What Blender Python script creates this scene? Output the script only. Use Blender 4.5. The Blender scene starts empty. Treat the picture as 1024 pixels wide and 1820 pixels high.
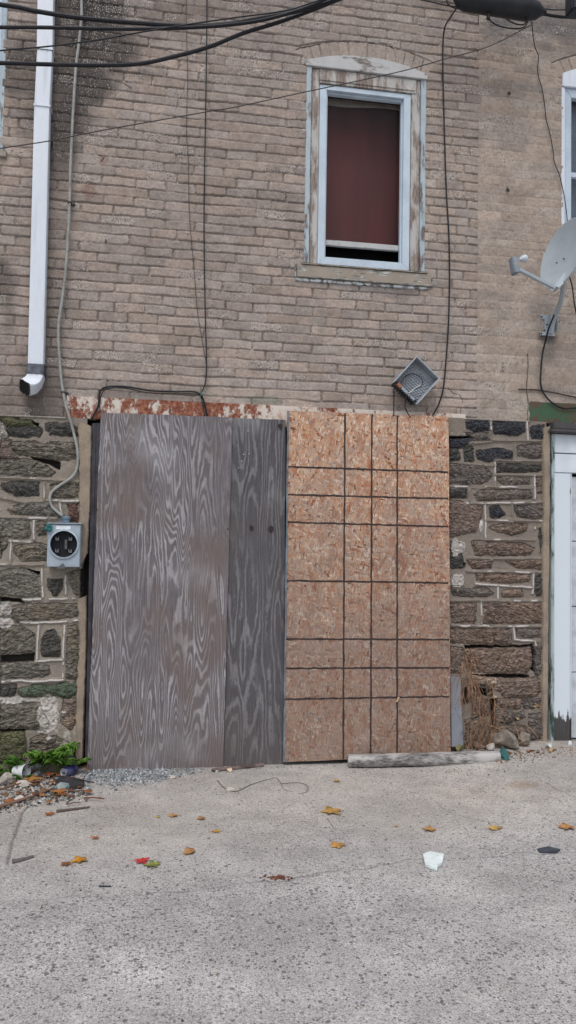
import bpy, bmesh, math, random
import numpy as np
from mathutils import Vector, Matrix
random.seed(7)
S = bpy.context.scene
COL = S.collection
# ------------------------------------------------------------------ camera
F, CX, CY = 1400.0, 512.0, 910.0
PITCH, YAW, ROLL = math.radians(2.43), math.radians(9.56), math.radians(0.95)
CAM = Vector((0, -5.5, 1.515))
_f = Vector((math.sin(YAW)*math.cos(PITCH), math.cos(YAW)*math.cos(PITCH), math.sin(PITCH)))
_r0 = Vector((math.cos(YAW), -math.sin(YAW), 0)); _u0 = _r0.cross(_f)
_r = _r0*math.cos(ROLL)+_u0*math.sin(ROLL); _u = -_r0*math.sin(ROLL)+_u0*math.cos(ROLL)
cd = bpy.data.cameras.new('camera'); cam = bpy.data.objects.new('camera', cd); COL.objects.link(cam)
cd.sensor_fit = 'VERTICAL'; cd.sensor_height = 36; cd.lens = 36*F/1820; cd.clip_end = 500; cd.clip_start = .05
cam.matrix_world = Matrix(((_r.x,_u.x,-_f.x,CAM.x),(_r.y,_u.y,-_f.y,CAM.y),(_r.z,_u.z,-_f.z,CAM.z),(0,0,0,1)))
S.camera = cam
# ------------------------------------------------------------------ light (overcast)
EL, AZ = 58, 200
w = bpy.data.worlds.new('World'); S.world = w; w.use_nodes = True
nt = w.node_tree; nt.nodes.clear()
sky = nt.nodes.new('ShaderNodeTexSky'); sky.sky_type = 'NISHITA'; sky.sun_disc = False
sky.sun_elevation = math.radians(EL); sky.sun_rotation = math.radians(AZ); sky.air_density = 1.0; sky.dust_density = 3.0
hs = nt.nodes.new('ShaderNodeHueSaturation'); hs.inputs['Saturation'].default_value = 0.48
bg = nt.nodes.new('ShaderNodeBackground'); bg.inputs[1].default_value = 0.15
wo = nt.nodes.new('ShaderNodeOutputWorld')
nt.links.new(sky.outputs[0], hs.inputs['Color']); nt.links.new(hs.outputs[0], bg.inputs[0]); nt.links.new(bg.outputs[0], wo.inputs[0])
sl = bpy.data.lights.new('sun', 'SUN'); sl.energy = 0.9; sl.angle = math.radians(30); sl.color = (1, .97, .93)
so = bpy.data.objects.new('sun', sl); COL.objects.link(so)
sd = Vector((math.sin(math.radians(AZ))*math.cos(math.radians(EL)), math.cos(math.radians(AZ))*math.cos(math.radians(EL)), math.sin(math.radians(EL))))
so.rotation_euler = (-sd).to_track_quat('-Z', 'Y').to_euler(); so.location = (0, -3, 9)
S.view_settings.view_transform = 'Standard'; S.view_settings.look = 'None'; S.view_settings.gamma = 1
S.view_settings.exposure = 0.20
S.render.engine = 'CYCLES'
S.cycles.max_bounces = 6

def W(px, py, y=0.0):
    d = _r*((px-CX)/F) - _u*((py-CY)/F) + _f
    return CAM + d*((y-CAM.y)/d.y)
def GP(px, py, z=0.0):
    d = _r*((px-CX)/F) - _u*((py-CY)/F) + _f
    return CAM + d*((z-CAM.z)/d.z)

# ------------------------------------------------------------------ noise
_rt = np.random.RandomState(11).rand(256, 256)
def vn(x, y, s=0):
    x = np.asarray(x)+s*17.31; y = np.asarray(y)+s*9.77
    xi = np.floor(x).astype(int); yi = np.floor(y).astype(int); fx = x-xi; fy = y-yi
    fx = fx*fx*(3-2*fx); fy = fy*fy*(3-2*fy)
    a = _rt[xi % 256, yi % 256]; b = _rt[(xi+1) % 256, yi % 256]; c = _rt[xi % 256, (yi+1) % 256]; d = _rt[(xi+1) % 256, (yi+1) % 256]
    return (a*(1-fx)+b*fx)*(1-fy)+(c*(1-fx)+d*fx)*fy
def fbm(x, y, s=0, o=4):
    t = 0; a = .5; n = 0
    for k in range(o):
        t = t+a*vn(x*2**k, y*2**k, s+k*3); n += a; a *= .5
    return t/n
def ss(a, b, x):
    t = np.clip((x-a)/(b-a), 0, 1); return t*t*(3-2*t)
def hsh(a, b, s=0):
    return _rt[(np.asarray(a).astype(int)*7+s*13) % 256, (np.asarray(b).astype(int)*31+s*29) % 256]
def lin(r, g, b):
    return tuple((c/255/12.92 if c/255 <= .04045 else ((c/255+.055)/1.055)**2.4) for c in (r, g, b))

# ------------------------------------------------------------------ objects
def tag(o, label=None, cat=None, group=None, kind=None):
    if label: o['label'] = label
    if cat: o['category'] = cat
    if group: o['group'] = group
    if kind: o['kind'] = kind
    return o
def empty(name, loc, label, cat, group=None):
    o = bpy.data.objects.new(name, None); COL.objects.link(o); o.location = loc; o.empty_display_size = .1
    return tag(o, label, cat, group)
def link(name, me, mats, parent=None, smooth=False):
    if not isinstance(mats, (list, tuple)): mats = [mats]
    for m in mats: me.materials.append(m)
    if smooth: me.polygons.foreach_set('use_smooth', [True]*len(me.polygons))
    o = bpy.data.objects.new(name, me); COL.objects.link(o)
    if parent:
        o.parent = parent
        if parent.type == 'EMPTY' or True:
            o.matrix_parent_inverse = world(parent).inverted()
    return o
def world(o):
    m = o.matrix_basis.copy()
    if o.parent: m = world(o.parent) @ o.matrix_parent_inverse @ m
    return m
class MB:
    def __init__(s): s.v = []; s.f = []; s.m = []
    def add(s, vs, fs, mi=0):
        k = len(s.v); s.v += [tuple(v) for v in vs]; s.f += [tuple(i+k for i in f) for f in fs]; s.m += [mi]*len(fs); return s
    def box(s, x0, x1, y0, y1, z0, z1, mi=0, M=None):
        v = [Vector(p) for p in ((x0,y0,z0),(x1,y0,z0),(x1,y1,z0),(x0,y1,z0),(x0,y0,z1),(x1,y0,z1),(x1,y1,z1),(x0,y1,z1))]
        if M: v = [M @ p for p in v]
        return s.add(v, [(0,3,2,1),(4,5,6,7),(0,1,5,4),(1,2,6,5),(2,3,7,6),(3,0,4,7)], mi)
    def slab(s, poly, y0, y1, mi=0):
        """front outline (points in the wall plane, counter-clockwise seen from the street) from y0 back to y1"""
        n = len(poly)
        return s.add([(p[0], y0, p[2]) for p in poly]+[(p[0], y1, p[2]) for p in poly],
                     [tuple(range(n)), tuple(range(2*n-1, n-1, -1))]+[(i, i+n, (i+1) % n+n, (i+1) % n) for i in range(n)], mi)
    def tube(s, pts, r, seg=8, mi=0, cap=True):
        pts = [Vector(p) for p in pts]; n = len(pts)
        rr = r if isinstance(r, (list, tuple)) else [r]*n
        t = (pts[1]-pts[0]).normalized(); up = Vector((0,0,1)) if abs(t.z) < .9 else Vector((1,0,0))
        a = t.cross(up).normalized(); vs = []
        for i, p in enumerate(pts):
            t = (pts[min(i+1, n-1)]-pts[max(i-1, 0)]).normalized()
            a = (a-t*a.dot(t)).normalized(); b = t.cross(a)
            for k in range(seg):
                an = 2*math.pi*k/seg; vs.append(p+(a*math.cos(an)+b*math.sin(an))*rr[i])
        fs = [(i*seg+k, i*seg+(k+1) % seg, (i+1)*seg+(k+1) % seg, (i+1)*seg+k) for i in range(n-1) for k in range(seg)]
        if cap: fs += [tuple(range(seg-1, -1, -1)), tuple((n-1)*seg+k for k in range(seg))]
        return s.add(vs, fs, mi)
    def lathe(s, prof, M, seg=24, mi=0):
        """prof (r, h) about local z"""
        vs = [M @ Vector((r*math.cos(2*math.pi*k/seg), r*math.sin(2*math.pi*k/seg), h)) for r, h in prof for k in range(seg)]
        fs = [(i*seg+k, i*seg+(k+1) % seg, (i+1)*seg+(k+1) % seg, (i+1)*seg+k) for i in range(len(prof)-1) for k in range(seg)]
        return s.add(vs, fs, mi)
    def build(s, name, mats, parent=None, smooth=False, bevel=0, org=None):
        me = bpy.data.meshes.new(name)
        o0 = Vector(org) if org is not None else Vector((0,0,0))
        me.from_pydata([tuple(Vector(v)-o0) for v in s.v], [], s.f)
        if any(s.m): me.polygons.foreach_set('material_index', s.m)
        bm = bmesh.new(); bm.from_mesh(me); bmesh.ops.recalc_face_normals(bm, faces=bm.faces)
        if bevel: bmesh.ops.bevel(bm, geom=[e for e in bm.edges if e.calc_face_angle(0) > .6], offset=bevel, segments=2, affect='EDGES', clamp_overlap=True)
        bm.to_mesh(me); bm.free()
        o = link(name, me, mats, None, smooth); o.location = o0
        if parent: o.parent = parent; o.matrix_parent_inverse = world(parent).inverted()
        if smooth:
            try: me.set_sharp_from_angle(angle=math.radians(40))
            except Exception: pass
        return o
def spline(pts, k=6):
    pts = [Vector(p) for p in pts]; P = [pts[0]*2-pts[1]]+pts+[pts[-1]*2-pts[-2]]; out = []
    for i in range(1, len(P)-2):
        a, b, c, d = P[i-1:i+3]
        for j in range(k):
            t = j/k; out.append(.5*((2*b)+(c-a)*t+(2*a-5*b+4*c-d)*t*t+(3*b-a-3*c+d)*t**3))
    return out+[pts[-1]]
def field(name, U, V, H, colr, mask, mats, parent, flat=False, smooth=True):
    """height field sheet. wall: (U, -H, V); ground: (U, V, H)"""
    nu, nv = len(U), len(V)
    co = np.empty((nv, nu, 3), dtype=np.float32); co[..., 0] = U[None, :]
    if flat: co[..., 1] = V[:, None]; co[..., 2] = H
    else: co[..., 1] = -H; co[..., 2] = V[:, None]
    idx = np.arange(nu*nv).reshape(nv, nu)
    q = np.stack([idx[:-1, :-1], idx[:-1, 1:], idx[1:, 1:], idx[1:, :-1]], -1)
    keep = np.ones((nv-1, nu-1), bool) if mask is None else mask
    q = q[keep].astype(np.int32)
    me = bpy.data.meshes.new(name)
    me.vertices.add(nu*nv); me.vertices.foreach_set('co', co.reshape(-1))
    n = len(q); me.loops.add(n*4); me.loops.foreach_set('vertex_index', q.reshape(-1))
    me.polygons.add(n); me.polygons.foreach_set('loop_start', np.arange(n, dtype=np.int32)*4); 
    me.polygons.foreach_set('use_smooth', np.full(n, smooth))
    a = me.attributes.new('tint', 'FLOAT_COLOR', 'POINT'); a.data.foreach_set('color', colr.astype(np.float32).reshape(-1))
    me.update(calc_edges=True); me.validate()
    return link(name, me, mats, parent)

# ------------------------------------------------------------------ materials
class NT:
    def __init__(s, name):
        s.m = bpy.data.materials.new(name); s.m.use_nodes = True; s.t = s.m.node_tree; s.b = s.t.nodes['Principled BSDF']
        s.co = s.n('ShaderNodeTexCoord').outputs['Object']
    def n(s, k, **kw):
        x = s.t.nodes.new(k)
        for a, v in kw.items(): setattr(x, a, v)
        return x
    def l(s, a, b): s.t.links.new(a, b)
    def put(s, sock, v):
        if hasattr(v, 'is_output'): s.l(v, sock)
        elif isinstance(v, (tuple, list)) and len(v) == 3 and len(sock.default_value) == 4: sock.default_value = (*v, 1)
        else: sock.default_value = v
    def math(s, op, a, b=0, c=None, clamp=False):
        x = s.n('ShaderNodeMath', operation=op, use_clamp=clamp); s.put(x.inputs[0], a); s.put(x.inputs[1], b)
        if c is not None: s.put(x.inputs[2], c)
        return x.outputs[0]
    def map(s, scale=(1,1,1), loc=(0,0,0), rot=(0,0,0), src=None):
        x = s.n('ShaderNodeMapping'); s.l(src or s.co, x.inputs[0]); x.inputs['Scale'].default_value = scale
        x.inputs['Location'].default_value = loc; x.inputs['Rotation'].default_value = rot; return x.outputs[0]
    def noise(s, scale, detail=4, vec=None, rough=.55, dist=0):
        x = s.n('ShaderNodeTexNoise'); s.l(vec or s.co, x.inputs['Vector']); x.inputs['Scale'].default_value = scale
        x.inputs['Detail'].default_value = detail; x.inputs['Roughness'].default_value = rough; x.inputs['Distortion'].default_value = dist; return x.outputs['Fac']
    def vor(s, scale, vec=None, feat='F1'):
        x = s.n('ShaderNodeTexVoronoi', feature=feat); s.l(vec or s.co, x.inputs['Vector']); x.inputs['Scale'].default_value = scale; return x
    def ramp(s, v, lo, hi, a=0., b=1.):
        x = s.n('ShaderNodeMapRange'); x.interpolation_type = 'SMOOTHSTEP'; s.l(v, x.inputs[0])
        for i, q in zip((1,2,3,4), (lo, hi, a, b)): x.inputs[i].default_value = q
        return x.outputs[0]
    def mix(s, f, a, b, mode='MIX'):
        x = s.n('ShaderNodeMix', data_type='RGBA', blend_type=mode); s.put(x.inputs[0], f); s.put(x.inputs[6], a); s.put(x.inputs[7], b); return x.outputs[2]
    def cr(s, v, stops):
        x = s.n('ShaderNodeValToRGB'); s.l(v, x.inputs[0]); e = x.color_ramp.elements
        while len(e) < len(stops): e.new(.5)
        for k, (p, c) in enumerate(stops): e[k].position = p; e[k].color = (*c, 1)
        return x.outputs[0]
    def bump(s, h, strength=.5, dist=.004):
        x = s.n('ShaderNodeBump'); x.inputs['Strength'].default_value = strength; x.inputs['Distance'].default_value = dist
        s.l(h, x.inputs['Height']); s.l(x.outputs[0], s.b.inputs['Normal'])
    def done(s, c, rough=.85, metal=0, spec=.3):
        s.put(s.b.inputs['Base Color'], c); s.put(s.b.inputs['Roughness'], rough); s.put(s.b.inputs['Metallic'], metal)
        s.b.inputs['Specular IOR Level'].default_value = spec; return s.m
def simple(name, c, rough=.7, metal=0, c2=None, sc=12, bump=0, spec=.3, lo=.35, hi=.7, stretch=(1,1,1), fine_=.35):
    n = NT(name); v = n.map(stretch); f = n.ramp(n.noise(sc, 5, v), lo, hi)
    c2 = c2 or tuple(x*.75 for x in c); col = n.mix(f, c, c2)
    fine = n.noise(sc*9, 3, v); col = n.mix(fine_, col, n.cr(fine, [(.3, (.6,.6,.6)), (.7, (1.3,1.3,1.3))]), 'MULTIPLY')
    if bump: n.bump(fine, .6, bump)
    return n.done(col, rough, metal, spec)

def mk_brick():
    n = NT('painted_brick'); a = n.n('ShaderNodeAttribute', attribute_name='tint'); c = a.outputs['Color']; al = a.outputs['Alpha']
    f = n.noise(55, 5); c = n.mix(1, c, n.cr(f, [(.25, (.76,.75,.74)), (.5, (1,1,1)), (.75, (1.18,1.18,1.17))]), 'MULTIPLY')
    sp = n.noise(125, 2); thr = n.math('SUBTRACT', .80, n.math('MULTIPLY', al, .26))
    wm = n.math('MULTIPLY', n.math('SUBTRACT', sp, thr), 14, clamp=True)
    c = n.mix(n.math('MULTIPLY', wm, .8), c, (.52,.49,.46))
    sp2 = n.noise(105, 2, n.map(loc=(3,5,8))); dm = n.math('MULTIPLY', n.math('SUBTRACT', sp2, n.math('SUBTRACT', .76, n.math('MULTIPLY', al, .18))), 14, clamp=True)
    c = n.mix(n.math('MULTIPLY', dm, .85), c, (.05,.045,.045))
    n.bump(n.math('ADD', n.noise(140, 4), n.math('MULTIPLY', sp, .5)), .7, .004)
    return n.done(c, .9, 0, .15)
def mk_stone():
    n = NT('rough_stone'); a = n.n('ShaderNodeAttribute', attribute_name='tint'); c = a.outputs['Color']; al = a.outputs['Alpha']
    st = n.noise(34, 6, n.map((1,1,1.6)), .72); f = n.noise(120, 4)
    sc = n.mix(1, c, n.cr(st, [(.3, (.42,.42,.44)), (.5, (1,1,1)), (.68, (1.9,1.85,1.75))]), 'MULTIPLY')
    mc = n.mix(1, c, n.cr(f, [(.3, (.86,.86,.86)), (.7, (1.12,1.12,1.12))]), 'MULTIPLY')
    c = n.mix(al, mc, sc)
    sp = n.noise(170, 2); c = n.mix(n.math('MULTIPLY', n.math('MULTIPLY', n.math('SUBTRACT', sp, .62), 9, clamp=True), n.math('MULTIPLY', al, .55)), c, (.42,.40,.36))
    vo = n.vor(26, n.map((1,1,2.2)), 'F1'); vo2 = n.vor(60, n.map((1,1,1.7)), 'F1')
    fr_ = n.math('ADD', vo.outputs['Distance'], n.math('MULTIPLY', vo2.outputs['Distance'], .6))
    c = n.mix(al, c, n.mix(1, c, n.cr(fr_, [(.15, (1.42,1.40,1.36)), (.7, (.78,.77,.77))]), 'MULTIPLY'))
    h = n.math('ADD', n.math('MULTIPLY', n.math('MULTIPLY', fr_, al), -1.6), n.math('MULTIPLY', st, n.math('ADD', n.math('MULTIPLY', al, 1.6), .15)))
    n.bump(n.math('ADD', h, n.math('MULTIPLY', f, .6)), 1, .010)
    return n.done(c, .9, 0, .2)
def mk_ground():
    n = NT('exposed_aggregate'); a = n.n('ShaderNodeAttribute', attribute_name='tint'); c = a.outputs['Color']; al = a.outputs['Alpha']
    big = n.noise(1.3, 4); c = n.mix(1, c, n.cr(big, [(.3, (.88,.87,.87)), (.7, (1.1,1.1,1.1))]), 'MULTIPLY')
    g = n.noise(160, 3); c = n.mix(1, c, n.cr(g, [(.3, (.56,.56,.57)), (.7, (1.42,1.41,1.39))]), 'MULTIPLY')
    g2 = n.noise(60, 4); c = n.mix(1, c, n.cr(g2, [(.3, (.82,.82,.82)), (.7, (1.16,1.16,1.15))]), 'MULTIPLY')
    hh = []
    for sc, seed, k, dens in ((52, 0, .42, .42), (84, 4, .42, .50), (135, 9, .44, .52)):
        warp = n.n('ShaderNodeMapping'); n.l(n.co, warp.inputs[0]); warp.inputs['Location'].default_value = (seed, seed*2, 0)
        v = n.vor(sc, warp.outputs[0]); v.inputs['Randomness'].default_value = 1
        sep = n.n('ShaderNodeSeparateColor'); n.l(v.outputs['Color'], sep.inputs[0])
        on = n.math('LESS_THAN', sep.outputs[0], n.math('MULTIPLY', n.math('ADD', al, .18 if sc > 90 else 0.02), dens))
        rad = n.math('MULTIPLY', n.math('ADD', sep.outputs[1], .35), k)
        ins = n.math('MULTIPLY', n.math('MULTIPLY', n.math('SUBTRACT', rad, v.outputs['Distance']), 9, clamp=True), on)
        pc = n.cr(sep.outputs[2], [(0, (.06,.066,.075)), (.35, (.12,.12,.125)), (.55, (.20,.165,.135)), (.72, (.15,.155,.16)), (.86, (.36,.35,.33)), (1, (.55,.53,.5))])
        c = n.mix(n.math('MULTIPLY', ins, .78), c, pc); hh.append(n.math('MULTIPLY', ins, 1/sc*28))
    sp = n.noise(95, 2, n.map(loc=(1,2,3))); c = n.mix(n.math('MULTIPLY', n.math('MULTIPLY', n.math('SUBTRACT', sp, .70), 12, clamp=True), .7), c, (.6,.58,.55))
    sp = n.noise(75, 2, n.map(loc=(8,2,3))); c = n.mix(n.math('MULTIPLY', n.math('MULTIPLY', n.math('SUBTRACT', sp, .71), 12, clamp=True), .6), c, (.07,.065,.06))
    n.bump(n.math('ADD', n.math('ADD', hh[0], hh[1]), n.math('MULTIPLY', g, .9)), .45, .002)
    return n.done(c, .88, 0, .25)
def mk_ply(name, light, dark, seed, freq, brown):
    n = NT(name)
    w_ = n.noise(5.2, 2, n.map((1,1,.13), (seed, 0, seed)), .42)
    wob = n.noise(34, 3, n.map((1,1,.6), (seed+2, 0, 0)), .6)
    v = n.math('ADD', n.math('MULTIPLY', w_, freq), n.math('MULTIPLY', wob, .75))
    fr = n.math('FRACT', v)
    tri = n.math('ABSOLUTE', n.math('SUBTRACT', fr, .5))                       # 0 at line centre
    line = n.ramp(tri, .16, .44)
    amp = n.ramp(n.noise(2.2, 3, n.map((1,1,.6), (seed+9, 0, 4))), .34, .56, .18, 1)
    c = n.mix(n.math('MULTIPLY', line, amp), dark, light)
    fib = n.noise(28, 6, n.map((6,6,.25)), .75); c = n.mix(.9, c, n.cr(fib, [(.30, (.50,.50,.51)), (.5, (1,1,1)), (.70, (1.4,1.4,1.4))]), 'MULTIPLY')
    bl = n.noise(2.6, 4, n.map((1.3,1,.8), (seed+4, 1, 7))); c = n.mix(n.math('MULTIPLY', n.ramp(bl, .48, .72), .75), c, tuple(brown))
    sp = n.n('ShaderNodeSeparateXYZ'); n.l(n.co, sp.inputs[0])
    low = n.math('MULTIPLY', n.ramp(sp.outputs[2], .42, .02), n.ramp(n.noise(5, 4), .25, .6)); c = n.mix(n.math('MULTIPLY', low, .6), c, tuple(x*.95 for x in brown))
    ltb = n.noise(1.7, 3, n.map(loc=(seed+1, 7, 3))); c = n.mix(n.math('MULTIPLY', n.ramp(ltb, .55, .75), .35), c, (.42,.42,.45))
    n.bump(n.math('ADD', n.math('MULTIPLY', n.math('MULTIPLY', line, amp), 1.0), n.math('MULTIPLY', fib, .6)), .7, .0035)
    return n.done(c, .85, 0, .2)
def mk_osb():
    n = NT('strand_board'); c = None; hsum = None
    pal = [(0, lin(118,84,66)), (.06, lin(170,108,76)), (.12, lin(190,144,112)), (.34, lin(202,166,138)), (.55, lin(210,182,156)), (.72, lin(164,144,130)), (.86, lin(236,218,198)), (1, lin(148,132,124))]
    for k, (rot, sx, sz, sc) in enumerate(((.15, 2.9, 1, 20), (-.6, 3.8, 1, 17), (.75, 3.8, 1, 14), (1.45, 3.2, 1, 26), (-.2, 4.2, 1, 34))):
        vec = n.map((sx, 1, sz), (k*3.1, 0, k*1.7), (0, 0, 0), n.map((1,1,1), (0,0,0), (0, rot, 0)))
        d = n.n('ShaderNodeMapping'); n.l(vec, d.inputs[0])
        v = n.vor(sc, d.outputs[0]); sep = n.n('ShaderNodeSeparateColor'); n.l(v.outputs['Color'], sep.inputs[0])
        ck = n.cr(sep.outputs[0], pal)
        if c is None: c = ck; hsum = sep.outputs[1]
        else:
            sel = n.math('GREATER_THAN', sep.outputs[2], .56 if k < 4 else .7)
            c = n.mix(sel, c, ck); hsum = n.math('ADD', n.math('MULTIPLY', hsum, n.math('SUBTRACT', 1, sel)), n.math('MULTIPLY', n.math('ADD', sep.outputs[1], k*.12), sel))
    for sc_, th_, rt_ in ((9, .88, .1), (11, .90, -.35)):
        d = n.n('ShaderNodeMapping'); n.l(n.map((3.2, 1, 1), (sc_, 0, 2), (0,0,0), n.map((1,1,1), (0,0,0), (0, rt_, 0))), d.inputs[0])
        v = n.vor(sc_, d.outputs[0]); sep = n.n('ShaderNodeSeparateColor'); n.l(v.outputs['Color'], sep.inputs[0])
        c = n.mix(n.math('MULTIPLY', n.math('GREATER_THAN', sep.outputs[2], th_), .55), c, n.cr(sep.outputs[0], [(0, lin(164,108,82)), (.5, lin(188,138,108)), (1, lin(200,186,170))]))
    fib = n.noise(60, 4, n.map((1.6,1,.6), rot=(0, .3, 0)), .6); c = n.mix(.9, c, n.cr(fib, [(.3, (.72,.70,.69)), (.5, (1,1,1)), (.72, (1.2,1.2,1.2))]), 'MULTIPLY')
    sp = n.n('ShaderNodeSeparateXYZ'); n.l(n.co, sp.inputs[0])
    we = n.math('ADD', sp.outputs[2], n.math('MULTIPLY', n.noise(2.2, 4), 1.7)); wet = n.ramp(we, 3.5, 1.3)
    c = n.mix(n.math('MULTIPLY', wet, .9), c, n.mix(.42, n.mix(1, c, (.62,.63,.67), 'MULTIPLY'), lin(118,108,103)))
    gr = n.ramp(n.noise(5.5, 5, n.map((1,1,.6))), .46, .68); c = n.mix(n.math('MULTIPLY', gr, .38), c, lin(158,142,134))
    dk = n.noise(85, 3, n.map((1.5,1,.7), rot=(0, -.5, 0))); c = n.mix(n.math('MULTIPLY', n.math('MULTIPLY', n.math('SUBTRACT', dk, .60), 10, clamp=True), .6), c, lin(85,66,56))
    n.bump(n.math('ADD', n.math('MULTIPLY', hsum, .9), n.math('MULTIPLY', fib, .7)), .8, .003)
    return n.done(n.mix(1, c, (.92,.87,.85), 'MULTIPLY'), .8, 0, .2)
def mk_peel(name, paint, wood, lo, hi, stretch=(1,1,.25), sc=14, wood2=None, rough=.75):
    n = NT(name); f = n.noise(sc, 7, n.map(stretch), .68); m = n.ramp(f, lo, hi)
    g = n.noise(40, 5, n.map((3,3,.3) if stretch[2] < 1 else (.4,3,3))); wd = n.mix(n.ramp(g, .35, .65), wood, wood2 or tuple(x*.5 for x in wood))
    pt = n.mix(.5, paint, n.cr(n.noise(9, 4), [(.3, (.8,.8,.8)), (.7, (1.15,1.15,1.15))]), 'MULTIPLY')
    n.bump(n.math('ADD', n.math('MULTIPLY', m, -1), n.math('MULTIPLY', g, .5)), .6, .003)
    return n.done(n.mix(m, pt, wd), rough, 0, .3)
def mk_rust():
    n = NT('rusted_white_paint'); sp = n.n('ShaderNodeSeparateXYZ'); n.l(n.co, sp.inputs[0])
    f = n.noise(16, 8, n.map((1,1,.6)), .75)
    lf = n.noise(1.6, 3); grad = n.math('ADD', f, n.math('MULTIPLY', n.math('SUBTRACT', lf, .5), .55))
    # the left end rusted most
    grad = n.math('ADD', grad, n.ramp(sp.outputs[0], 2.6, 0, -.06, .05))
    m = n.ramp(grad, .485, .545)
    rc = n.cr(n.noise(45, 5), [(.3, lin(92,48,36)), (.5, lin(134,82,64)), (.72, lin(172,128,104))])
    pc = n.mix(n.ramp(n.noise(20, 5), .5, .75), lin(205,196,186), lin(176,150,130))
    n.bump(n.math('MULTIPLY', m, -1), .7, .003)
    return n.done(n.mix(m, pc, rc), .8, 0, .3)
BRICK, STONE, GROUND = mk_brick(), mk_stone(), mk_ground()
OSB = mk_osb(); RUST = mk_rust()
PLY = mk_ply('weathered_plywood', lin(156,153,156), lin(106,101,104), 1.3, 37, lin(110,98,94))
PLY2 = mk_ply('dark_plywood', lin(118,116,119), lin(86,84,87), 5.7, 17, lin(96,90,88))
WHITEP = simple('white_aluminium', lin(214,221,230), .45, 0, lin(192,199,208), 5, 0, fine_=.10, stretch=(5,1,.35), lo=.5, hi=.8)
VINYL = simple('window_vinyl', lin(190,204,216), .4, 0, lin(176,190,203), 6, 0, fine_=.1)
CASE = mk_peel('peeling_blue_white', lin(168,182,190), lin(128,118,112), .52, .62)
CASEW = mk_peel('bare_casing_wood', lin(180,178,174), lin(148,135,126), .42, .56, wood2=lin(108,96,90))
HEADM = mk_peel('head_board_paint', lin(180,181,181), lin(128,117,110), .50, .62, (.35,1,1), 13)
SILLM = mk_peel('sill_paint', lin(152,142,130), lin(196,198,194), .50, .56, (.5,1,1.4), 20, lin(96,96,88))
GREYM = simple('grey_metal', lin(156,168,180), .45, .0, lin(138,150,162), 8, 0, .5, fine_=.15)
DARKM = simple('dark_steel', lin(74,74,82), .6, .2, lin(54,52,56), 10, .001)
BLACKC = simple('black_cable', (.010,.012,.018), .55, 0, (.02,.02,.024), 20)
DARKC = simple('faded_dark_cable', (.045,.042,.042), .7, 0, (.07,.065,.06), 20)
GREYC = simple('grey_cable', lin(158,160,158), .6, 0, lin(134,134,130), 14)
VOID = simple('dark_interior', (.012,.011,.011), .95)
MAROON = simple('maroon_panel', lin(108,46,44), .6, 0, lin(90,38,37), 2, 0, .3, stretch=(3,1,.5), fine_=.0)
STUC = simple('tan_stucco', lin(152,138,122), .9, 0, lin(134,122,110), 9, .004, .1)
DISHM = simple('dish_grey', lin(172,182,188), .5, 0, lin(160,170,178), 5, 0, .4, fine_=.08)
WOODG = mk_peel('grey_timber', lin(176,174,172), lin(132,130,128), .42, .6, (.3,1,1), 12, lin(62,60,60))
WDOOR = mk_peel('white_post_paint', lin(205,214,222), lin(90,86,84), .70, .76)
WPANEL = simple('white_door_panel', lin(196,202,208), .5, fine_=.08)
GREEN = simple('green_rusty_lintel', lin(70,96,74), .8, 0, lin(100,74,66), 7, .002, .2, .45, .6)
GLASS = None
n = NT('window_glass'); t = n.t; tr = n.n('ShaderNodeBsdfTransparent'); gl = n.n('ShaderNodeBsdfGlossy'); gl.inputs['Roughness'].default_value = .38
mx = n.n('ShaderNodeMixShader'); fr = n.n('ShaderNodeFresnel'); fr.inputs[0].default_value = 1.22
n.l(fr.outputs[0], mx.inputs[0]); n.l(tr.outputs[0], mx.inputs[1]); n.l(gl.outputs[0], mx.inputs[2]); n.l(mx.outputs[0], t.nodes['Material Output'].inputs[0]); GLASS = n.m

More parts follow.
